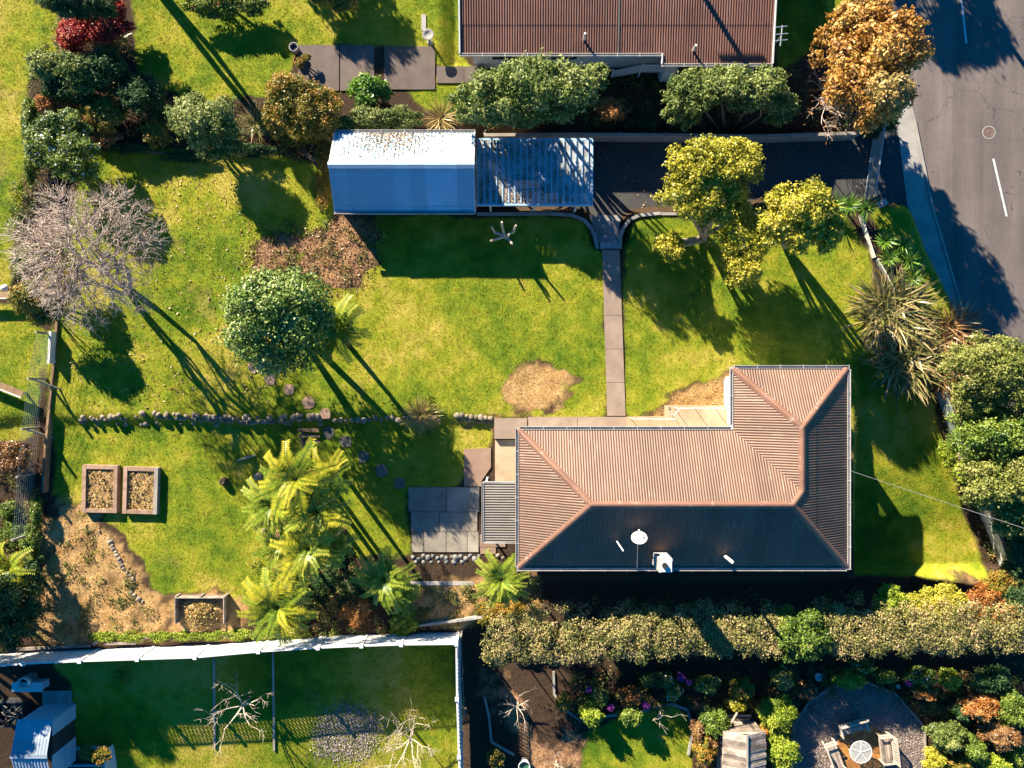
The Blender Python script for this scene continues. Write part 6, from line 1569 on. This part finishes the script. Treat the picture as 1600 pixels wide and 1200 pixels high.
BUSH = [
 (880, 1098, 12, 14, 'lf_mix', 'small yellowing shrub left of the flower bed'), (925, 1115, 20, 20, 'lf_lime', 'round green shrub at the top left of the little lawn'), (938, 1085, 14, 18, 'lf_grey', 'grey green shrub behind the round shrub'),
 (985, 1085, 18, 16, 'lf_orange', 'orange shrub in the middle of the flower bed'), (985, 1117, 20, 17, 'lf_green', 'round dark green shrub at the top of the little lawn'), (1052, 1080, 14, 14, 'lf_white', 'white flowering shrub right of the flower bed'),
 (1040, 1062, 14, 10, 'lf_white', 'small white flowering shrub at the left under the hedge'), (1350, 1040, 20, 10, 'lf_white', 'white flowering shrub between hedge and patio'), (1110, 1155, 14, 14, 'lf_bronze', 'pinkish flowering shrub left of the hut'), (1150, 1100, 16, 12, 'lf_yellow', 'small yellow shrub above the timber hut'), (1105, 1068, 22, 14, 'lf_white', 'shaded white flowering shrub under the hedge'), (1160, 1075, 20, 20, 'lf_mix', 'yellow green shrub under the clipped hedge middle'), (1115, 1125, 24, 24, 'lf_green', 'leafy green shrub left of the timber hut'),
 (1100, 1170, 20, 24, 'lf_mix', 'autumn coloured low shrub at the left foot of the hut'), (1215, 1115, 30, 28, 'lf_lime', 'rounded lime green shrub right of the timber hut'), (1222, 1172, 28, 34, 'lf_lime', 'taller lime shrub between hut and gravel patio'),
 (1222, 1060, 18, 18, 'lf_grey', 'grey green shrub below the round green bush'), (1260, 1078, 16, 14, 'lf_bronze', 'pinkish brown shrub at the corner of the gravel'), (1328, 1062, 26, 14, 'lf_lime', 'bright yellow green shrub at the top of the gravel patio'),
 (1382, 1055, 18, 13, 'lf_green', 'dark green shrub right of the patio top'), (1438, 1058, 26, 14, 'lf_white', 'white flowering shrub below the right hedge'), (1484, 1062, 17, 17, 'lf_lime', 'small round lime shrub below the right hedge'),
 (1445, 1082, 22, 10, 'lf_orange', 'low orange shrub beside the patio edge'), (1528, 1102, 34, 22, 'lf_orange', 'wide salmon orange shrub at the right'), (1580, 1105, 30, 34, 'lf_green', 'green shrub at the right edge of the lower garden'),
 (1565, 1148, 34, 24, 'lf_bronze', 'bronze twiggy shrub at the right of the lower garden'), (1478, 1150, 30, 24, 'lf_grey', 'large grey green shrub right of the gravel patio'), (1520, 1170, 20, 24, 'lf_green', 'green shrub among the lower right shrubs'),
 (1460, 1188, 18, 20, 'lf_yellow', 'bright yellow shrub at the bottom right of the patio'), (1495, 1195, 20, 14, 'lf_mix', 'autumn tinted shrub at the bottom edge, right side'), (1555, 1192, 24, 16, 'lf_lime', 'lime shrub at the bottom right edge'), (1590, 1175, 18, 22, 'lf_green', 'dark leafy shrub in the bottom right corner'),
 (775, 1185, 14, 18, 'lf_mix', 'small mixed shrub left of the water tub'), (1090, 1140, 12, 20, 'lf_bronze', 'pinkish low shrub on the little lawn edge'), (1190, 1140, 12, 8, 'lf_orange', 'small orange plant at the roof edge of the hut'),
 (1545, 1060, 40, 20, 'lf_dark', 'dark shrub in the shade of the right hedge'), (870, 1175, 0, 0, None, ''), (1020, 1060, 20, 14, 'lf_dark', 'dark shrub in the hedge shade at the flower bed'), (1500, 1110, 16, 14, 'lf_dark', 'small dark shrub left of the salmon shrub'),
]
for (a, b, rx, ry, mt, lab) in BUSH:
    if mt is None: continue
    hgt = .8 + .018 * (rx + ry)
    t = plant('shrub', lab, 'shrub', [(a, b, rx, ry, -1.0 + hgt * .6, hgt * .6)], (a, b), 'lf_green' if mt == 'lf_white' else mt, .11, dens=.9, lobes=7, blossoms=('lf_white', 160, .1) if mt == 'lf_white' else None)
for i, (a, b, r, lab) in enumerate(((1076, 1066, 5, 'small pink flower head just below the bright magenta one'), (920, 1078, 5, 'magenta flower head above the round shrub at the left'), (1420, 1068, 5, 'pink flower head beside the white flowering shrub'), (1064, 1058, 7, 'bright magenta flower head under the hedge shade'), (954, 1105, 6, 'magenta flower head between the shrubs at the left'), (1010, 1102, 6, 'magenta flower head beside the bare shrub'))):
    plant('flower', lab, 'flower', [(a, b, r, r, .1, .16)], (a, b), 'lf_pink', .07, dens=1.2, lobes=5, group='magenta flowers')
low_end()
plant('flower', 'dark red flowers standing in the small terracotta pot', 'flower', [(468, 98, 8, 8, .55, .25), (478, 90, 8, 7, .5, .2)], (468, 98), 'lf_mix', .09)

plant('tree', 'tall dark tree beyond the left edge beside the white fence', 'tree', [(-235, 900, 80, 70, 4.0, 2.0), (-190, 985, 70, 55, 3.4, 1.8)], (-180, 930), 'lf_dark', .2, dens=.9, trunk=.15)
# trees and poles just beyond the top edge, whose shadows fall into the picture
def pole(name, label, at_px, z_hit, back, height, r, arm=True):
    hit = P(*at_px, z_hit); base = hit + SUN_H * back; base.z = -.6
    t = thing(name, label, 'pole', base, 'power poles beyond the top edge')
    MB().tube([base, base + Vector((0, 0, height))], [r, r * .8], 10).build('shaft', M['timber_grey'], t)
    if arm: MB().bar(base + Vector((-1.1, 0, height - .5)), base + Vector((1.1, 0, height - .5)), .1, .12).build('cross_arm', M['timber_grey'], t)
pole('power_pole', 'timber power pole behind the neighbouring house', (1135, 45, ), 2.6, 9.0, 8.0, .14)
pole('power_pole', 'timber power pole beside the road', (1560, 45), -1.0, 8.0, 8.0, .14)
plant('tall_tree', 'tall slim tree beyond the top left edge', 'tree', [(205, -85, 20, 20, 4.6, 1.6)], (215, -60), 'lf_dark', .2, trunk=.2)
plant('tree', 'leafy tree beyond the top edge above the slab path', 'tree', [(345, -265, 50, 42, 4.0, 1.6), (410, -255, 42, 38, 3.7, 1.4)], (400, -190), 'lf_green', .22, dens=.8, trunk=.12)
plant('tree', 'leafy tree beyond the top edge beside the road', 'tree', [(1325, -350, 65, 50, 4.0, 1.8), (1405, -335, 60, 45, 3.8, 1.6)], (1320, -260), 'lf_green', .22, dens=.8, trunk=.14)
